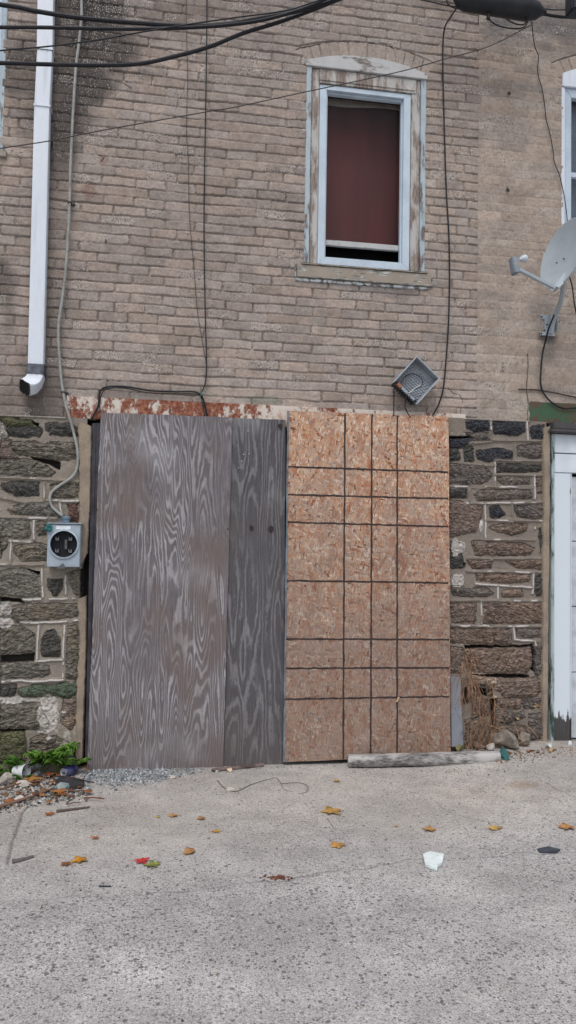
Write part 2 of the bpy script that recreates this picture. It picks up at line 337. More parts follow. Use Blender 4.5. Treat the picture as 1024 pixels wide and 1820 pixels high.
# ------------------------------------------------------------------ ground
LX = W(155, 1366).x
def gz(x, y):
    a = .105*ss(1.45, 2.9, x)-.05*ss(-.35, -1.2, x)
    return a*ss(-2.8, -.2, y)
def axis(lo, hi, step, far, k=1.35):
    a = list(np.arange(lo, hi+step/2, step)); s = step
    while a[-1] < far[1]: s *= k; a.append(a[-1]+s)
    s = step
    while a[0] > far[0]: s *= k; a.insert(0, a[0]-s)
    return np.array(a)
def seg_d(X, Y, pts):
    d = np.full(X.shape, 9.)
    for (ax, ay), (bx, by) in zip(pts[:-1], pts[1:]):
        vx, vy = bx-ax, by-ay; t = np.clip(((X-ax)*vx+(Y-ay)*vy)/(vx*vx+vy*vy+1e-12), 0, 1)
        d = np.minimum(d, np.hypot(X-ax-vx*t, Y-ay-vy*t))
    return d
def make_ground():
    U = axis(-1.6, 3.4, .009, (-70, 70), 1.25); V = axis(-3.6, .12, .009, (-60, 30), 1.25)
    X, Y = np.meshgrid(U, V)
    wx = X+(vn(X*9, Y*9, 3)-.5)*.05; wy = Y+(vn(X*9, Y*9, 5)-.5)*.05
    H = gz(X, Y)+(fbm(X*1.5, Y*1.5, 2)-.5)*.012*(np.abs(X) < 9)+(fbm(X*22, Y*22, 4)-.5)*.004
    base = np.array(lin(167, 163, 159)); road = np.array(lin(170, 168, 168))
    # finer grained apron near the house, coarser exposed pebbles on the road
    far = ss(-1.05, -2.0, Y+(fbm(X*1.2, Y*1.2, 8)-.5)*.8)
    c = base*(1-far[..., None])+road*far[..., None]
    al = .30+.70*far; mot = fbm(X*2.3, Y*3.5, 90, 5)-.5; c = c*(1+.36*mot[..., None]*np.array((1,.97,.92)))*(1+.35*(fbm(X*11, Y*11, 91, 4)-.5))[..., None]
    def G2(*p): return [tuple(GP(a, b))[:2] for a, b in p]
    cr = seg_d(wx, wy, G2((250,1592),(330,1585),(520,1560),(610,1550),(720,1527),(860,1520),(1100,1518)))
    k = ss(.009, .002, cr)*ss(.35, .6, vn(X*9, Y*9, 9)+.12); c = c*(1-.42*k[..., None]); H = H-.003*k
    cr = seg_d(X+(wx-X)*.2, Y+(wy-Y)*.2, G2((14,1530),(22,1490),(40,1440),(70,1400))); k = ss(.012, .003, cr); c = c*(1-.5*k[..., None]); H = H-.006*k
    cr = seg_d(wx, wy, G2((60,1598),(300,1590),(620,1550))); k = ss(.008, .002, cr)*.5; c = c*(1-.5*k[..., None])
    for pts_ in (((700,1400),(760,1415),(800,1450),(905,1470)), ((560,1452),(575,1480),(598,1500),(600,1540)), ((930,1390),(980,1420),(1040,1440)), ((150,1640),(330,1625),(560,1640))):
        cr = seg_d(wx, wy, G2(*pts_)); k = ss(.006, .0015, cr)*ss(.35, .6, vn(X*9, Y*9, 19)+.1); c = c*(1-.34*k[..., None])
    # stains
    for (px, py, r, amt, tint) in ((520,1515,.20,.16,(.75,.72,.7)), (930,1560,.3,.3,(.72,.7,.68)), (560,1400,.45,.16,(1.15,1.13,1.1)), (850,1420,.3,.2,(1.05,.98,.9)), (240,1430,.35,.15,(1.08,1.02,.95)), (760,1350,.3,.3,(.9,.85,.8)), (330,1372,.7,.3,(.85,.82,.8)), (990,1345,.4,.3,(.85,.8,.75)), (500,1700,.5,.10,(.85,.85,.87)), (930,1410,.12,.35,(.72,.6,.5)), (300,1500,.3,.1,(.9,.9,.9))):
        p = GP(px, py); d = np.hypot((X-p.x), (Y-p.y)*1.3)/r; m = ss(1.1, .2, d+(fbm(X*6, Y*6, 6)-.5)*1.1)*amt*2
        c = c*(1-m[..., None]*(1-np.array(tint)))
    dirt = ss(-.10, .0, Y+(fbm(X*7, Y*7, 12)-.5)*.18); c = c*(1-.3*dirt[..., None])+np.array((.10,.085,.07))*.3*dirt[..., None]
    colr = np.dstack([c, al])
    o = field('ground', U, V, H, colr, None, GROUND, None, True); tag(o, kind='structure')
make_ground()
def P(px, py):  # point on the ground
    p = GP(px, py)
    for _ in range(3): p = GP(px, py, float(gz(p.x, p.y)))
    return p

# ------------------------------------------------------------------ houses
house = empty('row_house', (LX, 0, 0), 'tan painted brick row house with rough stone base and boarded garage opening', 'house')
xN = W(848, 420).x                                  # joint between the two houses
neigh = empty('row_house', (xN, 0, 0), 'smoother tan brick neighbouring house at right with white garage door post', 'house')
ZB = W(400, 722).z                                  # underside of the brickwork
ZL, ZR = W(60, 741).z, W(880, 747).z
CH = (W(380, 392.8).z-W(380, 715.6).z)/19

def circ(a, b, c):
    ax, ay, bx, by, cx, cy = a.x, a.z, b.x, b.z, c.x, c.z
    d = 2*(ax*(by-cy)+bx*(cy-ay)+cx*(ay-by))
    ux = ((ax**2+ay**2)*(by-cy)+(bx**2+by**2)*(cy-ay)+(cx**2+cy**2)*(ay-by))/d
    uy = ((ax**2+ay**2)*(cx-bx)+(bx**2+by**2)*(ax-cx)+(cx**2+cy**2)*(bx-ax))/d
    return ux, uy, math.hypot(ax-ux, ay-uy)
# main window geometry (metres on the wall)
wl, wr = (W(541,300).x+W(544,110).x+W(537,466).x)/3, (W(757,300).x+W(759,140).x+W(755,480).x)/3
wsz = (W(529,468).z+W(762,484).z)/2; wtopl = (W(544,108).z+W(759,134).z)/2
apex = (W(650,101).z+W(620,100.5).z)/2
ux, uy, UR = circ(Vector((wl,0,wtopl)), Vector(((wl+wr)/2,0,apex)), Vector((wr,0,wtopl)))
sbz = (W(526,493).z+W(765,512).z)/2
# side windows
lwx = (W(14,60).x+W(6,260).x)/2; lwz = W(4,283).z; rwx = W(996,250).x; rwt = W(997,133).z; rwb = W(1005,470).z

def brickwork(name, x0, x1, parent, smoothj, holes):
    U = axis(max(x0, -1.3), min(x1, 3.3), .0042, (x0, x1), 1.3); U = U[(U >= x0-.001) & (U <= x1+.001)]
    if smoothj: U = axis(x0, min(x1, 3.3), .0042, (x0, x1), 1.3); U = U[U <= x1]
    ZE = ZR if smoothj else ZL; V = axis(ZE-.012, 5.85, .0042, (ZE-.013, 8.0), 1.3)
    X, Z = np.meshgrid(U, V)
    zz = Z-ZB+(vn(X*1.7, Z*1.7, 2)-.5)*.012+(vn(X*9, Z*9, 3)-.5)*.007+(vn(X*30, Z*30, 3)-.5)*.0025
    r = np.floor(zz/CH); lz = zz-r*CH; L = .2135
    off = np.where(r % 2 == 0, 0, L/2)+(hsh(r, r*3, 1)-.5)*.05+smoothj*.07
    xx = X+off+(vn(X*12, Z*12, 7)-.5)*.008+(vn(X*40, Z*40, 7)-.5)*.003
    k = np.floor(xx/L)
    def jt(kk): return kk*L+(hsh(kk, r, 5)-.5)*.030*(1+2*(hsh(kk, r, 15) > .93))
    a = jt(k); k = np.where(xx < a, k-1, k); b = jt(k+1); k = np.where(xx > b, k+1, k); a = jt(k); b = jt(k+1)
    dl, dr = xx-a, b-xx; dh = np.minimum(dl, dr)
    db, dt = lz, CH-lz
    jn = fbm(X*60, Z*60, 1, 2)
    rough = hsh(k, r, 9); sp_brick = ss(.72, .95, rough)
    hw = .0032+.0075*(jn-.45)+.001*sp_brick
    if smoothj: hw = hw+.001
    # head joint strength per joint, bed joint strength along the course
    hj = np.where(dl < dr, hsh(k, r, 21), hsh(k+1, r, 21)); hs_ = np.clip(hj*1.8-.3, .06, 1.1)
    bed = np.clip(.52+1.3*(vn(X*4.2, r*3.1, 4)-.5), .06, .95)
    if smoothj: hs_ = hs_*.22; bed = bed*.22
    corner = .012
    dv = np.minimum(db, dt)
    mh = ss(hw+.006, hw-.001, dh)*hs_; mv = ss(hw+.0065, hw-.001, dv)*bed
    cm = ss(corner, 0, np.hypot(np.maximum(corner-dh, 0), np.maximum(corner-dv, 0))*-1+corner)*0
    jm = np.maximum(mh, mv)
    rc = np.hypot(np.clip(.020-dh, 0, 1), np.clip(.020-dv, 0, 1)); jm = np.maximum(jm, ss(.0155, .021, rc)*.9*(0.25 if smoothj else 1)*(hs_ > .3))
    dp = .0105*jm
    br = (hsh(k, r, 31)-.5)*.007+(hsh(k, r, 33)-.5)*.09*(lz-CH/2)
    if smoothj: br = br*.35
    n1 = fbm(X*42, Z*42, 5, 3)-.5
    H = .009-dp+br*(1-jm)+n1*(.0034+.005*sp_brick)+(fbm(X*14, Z*18, 6, 3)-.5)*.006*(1-jm)
    base = np.array(lin(154,142,134)) if not smoothj else np.array(lin(156,144,134))
    bv = .87+.26*hsh(k, r, 41); hue = hsh(k, r, 43)[..., None]
    c = base*bv[..., None]*(1+(hue-.5)*np.array((.06,-.0,-.06)))
    # patches of slightly different coats of paint
    pch = fbm(X*.9, Z*.9, 30, 4)-.5; c = c*(1+pch[..., None]*np.array((.34,.32,.28)))
    c = c*(1+(fbm(X*16, Z*16, 31, 3)-.5)*.35)[..., None]
    if smoothj: c = c*(1+.16*jm[..., None]); 
    else: c = c*(1-.26*jm[..., None])  # joint dirt, and shade under the brick edges painted into the colour
    lime = (hsh(k+7, r, 51) > .66)*ss(.5, .75, vn(X*90, Z*90, 8)+.15)*mh; c = c*(1-lime[..., None]*.6)+np.array((.5,.47,.43))*lime[..., None]*.6
    # specks: pitted / spalled bricks
    al = .52+.75*sp_brick*ss(.35, .6, fbm(X*9, Z*9, 13))+.25*ss(.55, .8, fbm(X*2.2, Z*2.2, 14))
    if smoothj: al = al*.75+.12
    # soot and stains, plus painted shade below the dish bracket
    def blob(px, py, rx, rz, amt, col=(.062,.054,.050), seed=0, wob=.8):
        nonlocal c, al
        p = W(px, py); d = np.hypot((X-p.x)/rx, (Z-p.z)/rz)+(fbm(X*5, Z*5, 40+seed, 5)-.5)*wob*2
        m = ss(1.05, .35, d)*amt; c = c*(1-m[..., None])+np.array(col)*m[..., None]; al = np.clip(al+m*.08, 0, 1)
    if not smoothj:
        xs = W(95, 200).x
        d = np.abs(X-xs-.05-.10*ss(4.2, 5., Z))/(.19+.26*ss(4.0, 5.0, Z)) + (fbm(X*6, Z*5, 60, 5)-.5)*1.0+(hsh(k, r, 77)-.5)*.35
        m = ss(1.1, .3, d)*ss(3.6, 4.5, Z+(vn(X*3, Z*3, 61)-.5)*.6)*.84
        c = c*(1-m[..., None])+np.array((.058,.050,.046))*m[..., None]; al = np.clip(al+m*.25, 0, 1)
        m = ss(.9, .2, np.abs(X-xs)/.22+(fbm(X*6, Z*4, 62, 5)-.5))*ss(4.8, 2.6, Z)*.42
        c = c*(1-m[..., None])+np.array((.06,.055,.052))*m[..., None]
        blob(35, 130, .22, .45, .65, seed=1); blob(8, 500, .12, .3, .6, seed=2); blob(170, 40, .36, .3, .8, seed=3); blob(190, 150, .20, .16, .75, seed=4); blob(250, 130, .12, .05, .5, seed=44)
        blob(430, 12, .5, .12, .3, seed=5); blob(250, 20, .5, .14, .4, seed=9); blob(740, 500, .3, .06, .3, (.12,.12,.125), 6); blob(640, 512, .45, .05, .45, (.13,.13,.14), 7); blob(60, 715, .35, .12, .35, seed=8)
        blob(160, 340, .06, .09, .45, (.16,.075,.045), 12); blob(185, 285, .05, .06, .4, (.17,.08,.05), 13); blob(820, 20, .4, .2, .35, seed=14)
        blob(470, 712, .22, .04, .5, (.16,.19,.15), 15, .5); blob(570, 570, .05, .12, .22, (.14,.2,.18), 16)
        # dark run under the sill corner / above the lintel
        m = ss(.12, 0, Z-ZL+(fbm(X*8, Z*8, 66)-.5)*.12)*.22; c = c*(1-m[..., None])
    else:
        blob(960, 25, .65, .30, .7, (.10,.098,.10), 20); blob(900, 60, .35, .16, .35, (.10,.10,.105), 21); blob(972, 600, .10, .06, .8, (.05,.05,.05), 22, .4); blob(975, 630, .07, .12, .35, (.07,.068,.066), 26, .5)  # near-black blob at the dish bracket is its shade painted on the wall
        blob(893, 655, .018, .06, .6, (.08,.05,.035), 23, .3); blob(901, 338, .014, .035, .7, (.05,.04,.035), 24, .3); blob(903, 167, .014, .018, .8, (.03,.03,.03), 25, .3); blob(925, 230, .2, .2, .18, (.12,.12,.12), 27)
        blob(900, 160, .45, .1, .2, (.1,.1,.1), 28)
    # segmental arch of upright bricks above the window
    def arch(ax_, ay_, R_, half, th):
        nonlocal H, c
        rad = np.hypot(X-ax_, Z-ay_); an = np.arctan2(X-ax_, Z-ay_)
        ins = (rad > R_-.02) & (rad < R_+th) & (np.abs(an) < half) & (Z > 2.6)
        nb = .069/R_; q = an/nb+(vn(an*300, rad*20, 2)-.5)*.08; e = np.abs(q-np.floor(q)-.5); j = ss(.41, .46, e)*np.clip(hsh(np.floor(q+.5), 3, 71)*1.5-.2, .1, 1)
        top = ss(.010, .003, np.abs(rad-R_-th+.002)); 
        Hn = .009+(hsh(np.floor(q), 5, 72)-.5)*.004-.0085*np.maximum(j, top)+n1*.0022
        H = np.where(ins, Hn, H); cn = base*(.95+.12*hsh(np.floor(q), 2, 73))[..., None]*(1-.22*np.maximum(j, top)[..., None])
        c = np.where(ins[..., None], cn, c)
        # old crack above the arch
        ck = seg_d(X+(vn(X*30, Z*30, 80)-.5)*.012, Z+(vn(X*30, Z*30, 81)-.5)*.012, [(W(a_, b_).x, W(a_, b_).z) for a_, b_ in ((525,89),(555,82),(575,78),(600,75),(640,76),(690,79),(700,92))]) if not smoothj else np.full(X.shape, 1.)
        m = ss(.006, .002, ck)*ss(.2, .5, vn(X*20, Z*20, 88)); H = H-.007*m; c = c*(1-.6*m[..., None])
    if not smoothj:
        arch(ux, uy, UR, math.asin((wr-wl)/2/UR)*1.02, .115)
        for pts in (((795,690),(805,700),(815,702),(822,712),(818,735)), ((205,145),(222,150),(232,158)), ((165,262),(172,275),(185,280),(180,290))):
            ck = seg_d(X+(vn(X*30, Z*30, 80)-.5)*.01, Z, [(W(*q_).x, W(*q_).z) for q_ in pts]); m = ss(.005, .001, ck)*ss(.2, .5, vn(X*20, Z*20, 88)); H = H-.007*m; c = c*(1-.55*m[..., None])
    else:
        ax_ = rwx+.5; R_ = 1.1; arch(ax_, rwt-math.sqrt(R_*R_-.25), R_, .5, .11)
        ck = seg_d(X+(vn(X*25, Z*25, 80)-.5)*.012, Z, [(W(a_, b_).x, W(a_, b_).z) for a_, b_ in ((938,630),(936,690),(938,718),(937,750))]); m = ss(.006, .002, ck); H = H-.006*m; c = c*(1-.7*m[..., None])
    mask = np.ones((len(V)-1, len(U)-1), bool); uc = (U[1:]+U[:-1])/2; vc = (V[1:]+V[:-1])/2; UC, VC = np.meshgrid(uc, vc)
    for hh in holes: mask &= ~hh(UC, VC)
    # crumbly lower edge
    zlow = np.where(UC > 1.0, ZR, ZL) if not smoothj else ZR+UC*0; mask &= ~((VC < zlow-.006+.010*vn(UC*25, VC*0, 3)) & (UC < 3.2))
    H = H-.0*Z
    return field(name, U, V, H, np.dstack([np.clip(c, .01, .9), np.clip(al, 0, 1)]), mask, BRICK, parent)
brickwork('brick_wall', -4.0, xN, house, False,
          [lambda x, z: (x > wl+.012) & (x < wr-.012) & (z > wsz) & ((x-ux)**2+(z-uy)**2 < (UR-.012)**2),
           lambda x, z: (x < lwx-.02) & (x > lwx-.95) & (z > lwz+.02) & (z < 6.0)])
brickwork('brick_wall', xN, 6.0, neigh, True, [lambda x, z: (x > rwx+.02) & (x < rwx+.98) & (z > rwb) & (z < rwt)])

# rooms behind, so that openings are dark inside
def room(x0, x1, par):
    m = MB(); y0, y1, z0, z1 = .03, 3.0, -.15, 7.9
    m.add([(x0,y0,z0),(x1,y0,z0),(x1,y1,z0),(x0,y1,z0),(x0,y0,z1),(x1,y0,z1),(x1,y1,z1),(x0,y1,z1)], [(0,1,2,3),(4,5,6,7),(1,2,6,5),(2,3,7,6),(3,0,4,7)])
    m.build('interior', VOID, par)
room(-4, xN-.01, house); room(xN+.01, 6, neigh)

# ------------------------------------------------------------------ stone bases
ST_L = [ # outline in photo pixels, tone, strata
 ([(0,743),(20,742),(55,748),(66,757),(12,757),(8,750)],'moss'), ([(12,759),(70,758),(75,765),(70,775),(45,777),(14,773)],'dk'),
 ([(84,754),(118,752),(140,762),(142,775),(90,772),(84,765)],'dk'), ([(-6,748),(4,752),(13,775),(0,783),(-6,783)],'lt'),
 ([(22,788),(60,786),(135,790),(137,815),(100,817),(60,812),(30,805),(21,797)],'ol'), ([(-6,786),(18,784),(20,800),(33,815),(-6,816)],'br'),
 ([(-6,817),(40,817),(75,822),(97,840),(90,848),(70,849),(-6,847)],'gy'), ([(3,860),(50,855),(67,858),(68,880),(30,880),(5,868)],'dk'),
 ([(92,862),(139,857),(140,880),(118,886),(92,882)],'ol'), ([(15,905),(45,895),(88,893),(105,917),(75,917),(22,915)],'gy'),
 ([(122,896),(137,893),(138,925),(124,925)],'rd'), ([(-6,922),(50,925),(52,955),(40,962),(-6,955)],'gy'), ([(64,925),(82,928),(82,952),(66,950)],'ol'),
 ([(-6,960),(14,965),(-6,992)],'gy'), ([(28,972),(60,966),(82,970),(82,995),(40,997),(28,982)],'gy'), ([(-6,1016),(40,1012),(72,1018),(74,1060),(40,1063),(-6,1060)],'gy'),
 ([(87,1030),(110,1030),(108,1048),(97,1060),(88,1045)],'dk'), ([(122,1020),(148,1012),(149,1040),(140,1062),(130,1048)],'ol'),
 ([(20,1080),(50,1072),(100,1074),(143,1075),(143,1092),(110,1100),(30,1108),(20,1095)],'ol'), ([(-6,1070),(18,1072),(18,1095),(-6,1098)],'lt'),
 ([(-6,1112),(40,1115),(60,1128),(62,1160),(40,1162),(-6,1165)],'gy'), ([(82,1122),(95,1118),(103,1135),(107,1150),(105,1166),(75,1166),(73,1145)],'dk'),
 ([(120,1114),(135,1113),(141,1135),(141,1180),(138,1207),(117,1207),(117,1140)],'ol'), ([(-6,1180),(40,1177),(86,1185),(87,1198),(60,1204),(20,1205),(-6,1210)],'gy'),
 ([(-6,1217),(28,1218),(29,1232),(20,1238),(-6,1236)],'dk'), ([(33,1225),(60,1220),(138,1213),(139,1231),(120,1240),(80,1236),(40,1238)],'gn'),
 ([(-6,1250),(20,1249),(70,1252),(77,1270),(88,1290),(80,1297),(40,1295),(-6,1295)],'gy'), ([(115,1243),(134,1243),(134,1280),(126,1298),(110,1285),(110,1265)],'br'),
 ([(-6,1299),(40,1298),(47,1330),(45,1352),(-6,1358)],'moss'), ([(55,1315),(75,1306),(100,1310),(125,1325),(132,1342),(55,1350)],'ol')]
BD_L = [([(0,849),(60,851),(142,856)],.2), ([(79,858),(79,888)],.3), ([(88,890),(140,891)],.7), ([(106,892),(110,915)],.9), ([(0,884),(45,893),(88,890)],.3), ([(0,919),(50,920),(100,922)],.4),
 ([(61,925),(61,958)],.6), ([(18,962),(55,963)],.8), ([(20,962),(19,1001)],.7), ([(0,1003),(60,1004),(80,1004)],.5), ([(75,1012),(77,1062)],.6), ([(43,1066),(132,1064)],.9), ([(117,1024),(117,1056)],.8),
 ([(38,1107),(90,1106),(140,1102)],1.), ([(69,1112),(66,1174)],.8), ([(115,1112),(113,1160),(112,1208)],1.), ([(64,1175),(111,1172)],1.), ([(5,1212),(40,1209),(60,1211),(113,1208)],.8)]
GAP_L = [[(55,812),(100,818),(108,822),(107,834),(92,826),(60,816)], [(0,1062),(40,1065),(42,1071),(0,1068)], [(0,1165),(62,1162),(60,1176),(0,1178)], [(0,1296),(45,1297),(45,1300),(0,1300)], [(146,980),(153,985),(150,1060),(142,1066)], [(50,1012),(74,1016),(72,1022)], [(55,748),(70,752),(68,757)]]
ST_R = [
 ([(828,748),(870,749),(872,766),(845,766),(828,760)],'bk'), ([(826,769),(872,771),(873,784),(838,785)],'gb'), ([(875,750),(930,751),(937,765),(920,772),(880,771)],'bk'),
 ([(942,760),(966,757),(966,781),(945,779)],'bk'), ([(796,778),(840,780),(836,790),(815,795),(796,794)],'bk'), ([(796,797),(812,797),(816,818),(796,820)],'dk'), ([(826,798),(838,796),(841,812),(838,822),(825,820)],'dk'),
 ([(848,802),(885,797),(912,803),(912,818),(870,820),(850,815)],'bk'), ([(920,795),(945,790),(966,792),(968,812),(945,816),(920,810)],'gb'), ([(796,826),(860,830),(873,845),(868,855),(840,862),(796,860)],'gb'),
 ([(882,825),(960,828),(963,835),(920,840),(882,838)],'dk'), ([(884,850),(910,847),(938,848),(940,860),(915,863),(890,858)],'gb'), ([(953,850),(966,848),(966,875),(955,876)],'br'), ([(796,868),(830,868),(828,885),(796,884)],'dk'),
 ([(845,880),(860,870),(940,873),(946,882),(935,886),(850,888)],'gb'), ([(796,888),(826,895),(856,900),(855,920),(845,945),(796,955)],'bs'), ([(870,902),(885,898),(897,915),(880,922),(872,918)],'bk'), ([(915,900),(964,898),(966,918),(945,922),(920,915)],'gb'),
 ([(870,938),(900,930),(936,932),(935,943),(910,950),(885,945)],'br'), ([(840,963),(870,963),(935,968),(948,975),(943,985),(880,987),(845,985)],'br'), ([(958,940),(967,940),(967,980),(960,984)],'dk'), ([(796,965),(822,965),(822,1008),(805,1010),(796,1000)],'dk'),
 ([(832,995),(876,995),(872,1008),(840,1009)],'br'), ([(897,995),(965,994),(964,1010),(920,1010)],'br'), ([(848,1020),(940,1019),(941,1032),(900,1036),(850,1033)],'br'), ([(950,1025),(966,1022),(966,1055),(955,1058),(950,1042)],'dk'),
 ([(803,1043),(865,1046),(877,1056),(860,1060),(808,1058)],'gb'), ([(893,1050),(925,1048),(930,1060),(893,1060)],'br'), ([(801,1072),(845,1072),(845,1107),(805,1107)],'br'), ([(858,1072),(963,1070),(966,1105),(940,1110),(858,1108)],'br'),
 ([(798,1117),(905,1118),(908,1143),(860,1147),(798,1140)],'br'), ([(918,1117),(960,1118),(965,1130),(920,1134)],'gb'), ([(825,1150),(945,1148),(946,1185),(935,1195),(880,1198),(828,1185)],'br'), ([(947,1140),(964,1145),(964,1190),(956,1203),(947,1190)],'gb'),
 ([(880,1205),(955,1203),(962,1220),(955,1238),(900,1240),(880,1225)],'br'), ([(830,1195),(880,1199),(880,1215),(850,1217),(832,1208)],'lb'), ([(838,1240),(865,1240),(868,1270),(840,1275)],'br'), ([(885,1265),(928,1262),(932,1275),(905,1285),(885,1283)],'gb'),
 ([(940,1270),(965,1268),(968,1310),(945,1315)],'gb'), ([(868,1290),(935,1292),(937,1308),(872,1312)],'br'), ([(930,1245),(960,1243),(958,1258),(930,1258)],'gb'), ([(828,1280),(860,1280),(862,1330),(828,1332)],'br'), ([(800,1150),(820,1152),(822,1195),(800,1196)],'br'), ([(838,1218),(876,1220),(874,1236),(840,1234)],'dk'), ([(880,1243),(925,1244),(925,1259),(882,1258)],'br')]
BD_R = [([(834,789),(874,786)],.3), ([(876,783),(965,784)],.1), ([(936,750),(937,781)],.5), ([(871,745),(873,783)],.3), ([(914,787),(915,820)],.2), ([(879,819),(965,820)],.1), ([(879,822),(879,866)],.8), ([(830,825),(876,828)],.2), ([(880,844),(965,845)],.2), ([(949,846),(950,886)],.8),
 ([(799,865),(946,866)],.6), ([(828,895),(964,893)],.6), ([(834,867),(834,893)],.2), ([(909,896),(910,924)],.2), ([(861,896),(862,930),(862,959)],.95), ([(864,925),(964,926)],.5), ([(950,926),(950,940)],.6), ([(862,959),(950,960)],.4), ([(832,992),(966,993)],.1),
 ([(829,1015),(964,1017)],.5), ([(947,1018),(946,1054)],.8), ([(845,1037),(885,1040),(944,1044)],.95), ([(884,1043),(884,1065)],.95), ([(800,1067),(966,1068)],.3), ([(855,1070),(855,1108)],.6), ([(802,1112),(966,1113)],.5), ([(912,1114),(914,1137),(950,1139),(951,1146)],.9)]
GAP_R = [[(850,1222),(868,1226),(866,1238),(846,1232)], [(800,1226),(830,1222),(832,1250),(806,1262)], [(826,1146),(900,1149),(944,1146),(944,1150),(826,1152)], [(830,1198),(940,1199),(940,1204),(880,1205)], [(945,1145),(949,1145),(950,1195),(945,1190)], [(870,1242),(882,1242),(882,1300),(872,1300)], [(798,774),(836,776),(836,779),(798,778)], [(824,1000),(828,1000),(826,1012)]]
TONE = dict(moss=(92,93,70), dk=(78,77,74), lt=(160,158,154), ol=(110,105,96), br=(122,108,99), gy=(116,112,104), rd=(110,86,76), gn=(84,96,84), bk=(62,64,70), gb=(108,102,98), bs=(118,104,96), lb=(165,150,138))
def sdf(X, Z, poly):
    """positive inside"""
    d = seg_d(X, Z, poly+[poly[0]]); ins = np.zeros(X.shape, bool); n_ = len(poly)
    for i in range(n_):
        x1, z1 = poly[i]; x2, z2 = poly[(i+1) % n_]
        if z1 == z2: continue
        c = ((z1 > Z) != (z2 > Z)) & (X < (x2-x1)*(Z-z1)/(z2-z1)+x1); ins ^= c
    return np.where(ins, d, -d)
def stonework(name, x0, x1, z0, z1, stones, beads, gaps, whites, parent, mcol, seed):
    U = np.arange(x0, x1+.001, .0034); V = np.arange(z0, z1, .0034); X, Z = np.meshgrid(U, V)
    wx = X+(fbm(X*22, Z*22, seed, 3)-.5)*.022; wz = Z+(fbm(X*22, Z*22, seed+5, 3)-.5)*.016
    H = .022+(fbm(X*30, Z*30, seed+1)-.5)*.007+(fbm(X*6, Z*6, seed+2)-.5)*.008
    c = np.ones(X.shape+(3,))*np.array(lin(*mcol))*(.86+.3*fbm(X*7, Z*7, seed+3))[..., None]; al = np.zeros(X.shape)
    for i, (poly, tone) in enumerate(stones):
        pp = [(W(a, b, -.02).x, W(a, b, -.02).z) for a, b in poly]; xs = [p[0] for p in pp]; zs = [p[1] for p in pp]
        ix = np.where((U > min(xs)-.06) & (U < max(xs)+.06))[0]; iz = np.where((V > min(zs)-.06) & (V < max(zs)+.06))[0]
        if len(ix) < 2 or len(iz) < 2: continue
        s = np.s_[iz[0]:iz[-1]+1, ix[0]:ix[-1]+1]; x, z = wx[s], wz[s]; d = sdf(x, z, pp)+.006+(vn(X[s]*70, Z[s]*70, seed)-.5)*.007
        m = ss(-.002, .004, d)
        st = fbm(x*13+i, (z+.45*x*(vn(x*3, z*3, i)-.5))*34, i+seed, 4); st = np.abs(st-.5)*2; big = .7*(fbm(x*14, z*20, i+3, 3)-.5)+.6*(np.floor(fbm(x*11, z*26, i+8, 2)*7)/7-.5)
        h = .016+np.minimum(np.maximum(d, 0)*.55, .016)+(.5-st)*.020+big*.024
        if tone in ('bs', 'lt', 'moss', 'lb'): h = .02+np.minimum(np.maximum(d, 0)*.6, .018)+big*.018+(.5-st)*.004
        h = h+(fbm(x*75, z*95, i+41, 2)-.5)*.009; H[s] = H[s]*(1-m)+h*m
        H[s] -= .012*ss(.005, .0, np.abs(d+.0015))*(vn(X[s]*15, Z[s]*15, i) > .38)
        t = np.array(lin(*TONE[tone]))*(1.08+.25*((i*37) % 10)/10-.10+.35*fbm(x*8, z*10, i+9))[..., None]
        t = t*(1+(fbm(x*4, z*4, i+20)-.5)[..., None]*np.array((.25,.1,-.1)))
        c[s] = c[s]*(1-m[..., None])+t*m[..., None]; al[s] = np.maximum(al[s]*(1-m), m)
    for poly in gaps:
        pp = [(W(a, b, -.02).x, W(a, b, -.02).z) for a, b in poly]; d = sdf(wx, wz, pp); m = ss(-.004, .004, d)
        H = H*(1-m)-.05*m; c = c*(1-m[..., None])+np.array((.05,.045,.04))*m[..., None]
    for pts, wh in beads:
        pp = [(W(a, b, -.02).x, W(a, b, -.02).z) for a, b in pts]; d = seg_d(X+(vn(X*20, Z*20, 3)-.5)*.006, Z+(vn(X*20, Z*20, 4)-.5)*.006, pp)
        m = ss(.018, .013, d); H = np.where(m > 0, np.maximum(H, .026*m+H*(1-m)), H)      # mortar shoulders
        c = c*(1-m[..., None]*.85)+np.array(lin(*mcol))*m[..., None]*.85; al = al*(1-m)
        b_ = ss(.0075, .0045, d); br = vn(X*13, Z*13, 7); b_ = b_*(br > .16); H = H+.009*b_
        pw = b_*ss(1.08-wh-.12, 1.08-wh+.08, vn(X*17, Z*17, 9)+.02); c = c*(1-pw[..., None]*.9)+np.array((.56,.54,.52))*pw[..., None]*.9
    for (px, py, rx, rz, k) in whites:
        p = W(px, py); d = np.hypot((X-p.x)/rx, (Z-p.z)/rz)+(fbm(X*14, Z*14, 50)-.5)*1.5; m = ss(1.05, .85, d)*k
        pb = .75+.5*vn(X*75, Z*75, 51); c = c*(1-m[..., None])+np.array((.46,.43,.40))*pb[..., None]*m[..., None]; al = al*(1-m*.7); H = H+m*(vn(X*60, Z*60, 52)-.3)*.012
    # damp, dirty foot
    m = ss(.30, .02, Z+(fbm(X*6, Z*6, 33)-.5)*.3)*.35; c = c*(1-m[..., None])+np.array((.10,.088,.065))*m[..., None]
    return field(name, U, V, H, np.dstack([np.clip(c, .01, .8), np.clip(al, 0, 1)]), None, STONE, parent, smooth=False)
xsl = W(149, 1000).x; xr0 = W(790, 1000).x; xr1 = W(968, 1000).x
mir = lambda L: [([(-a-6, b) for a, b in q[0]][::-1], q[1]) for q in L]
stl = ST_L+mir(ST_L)+[([(a-300, b) for a, b in p], t_) for p, t_ in ST_L]; bdl = BD_L+mir(BD_L)
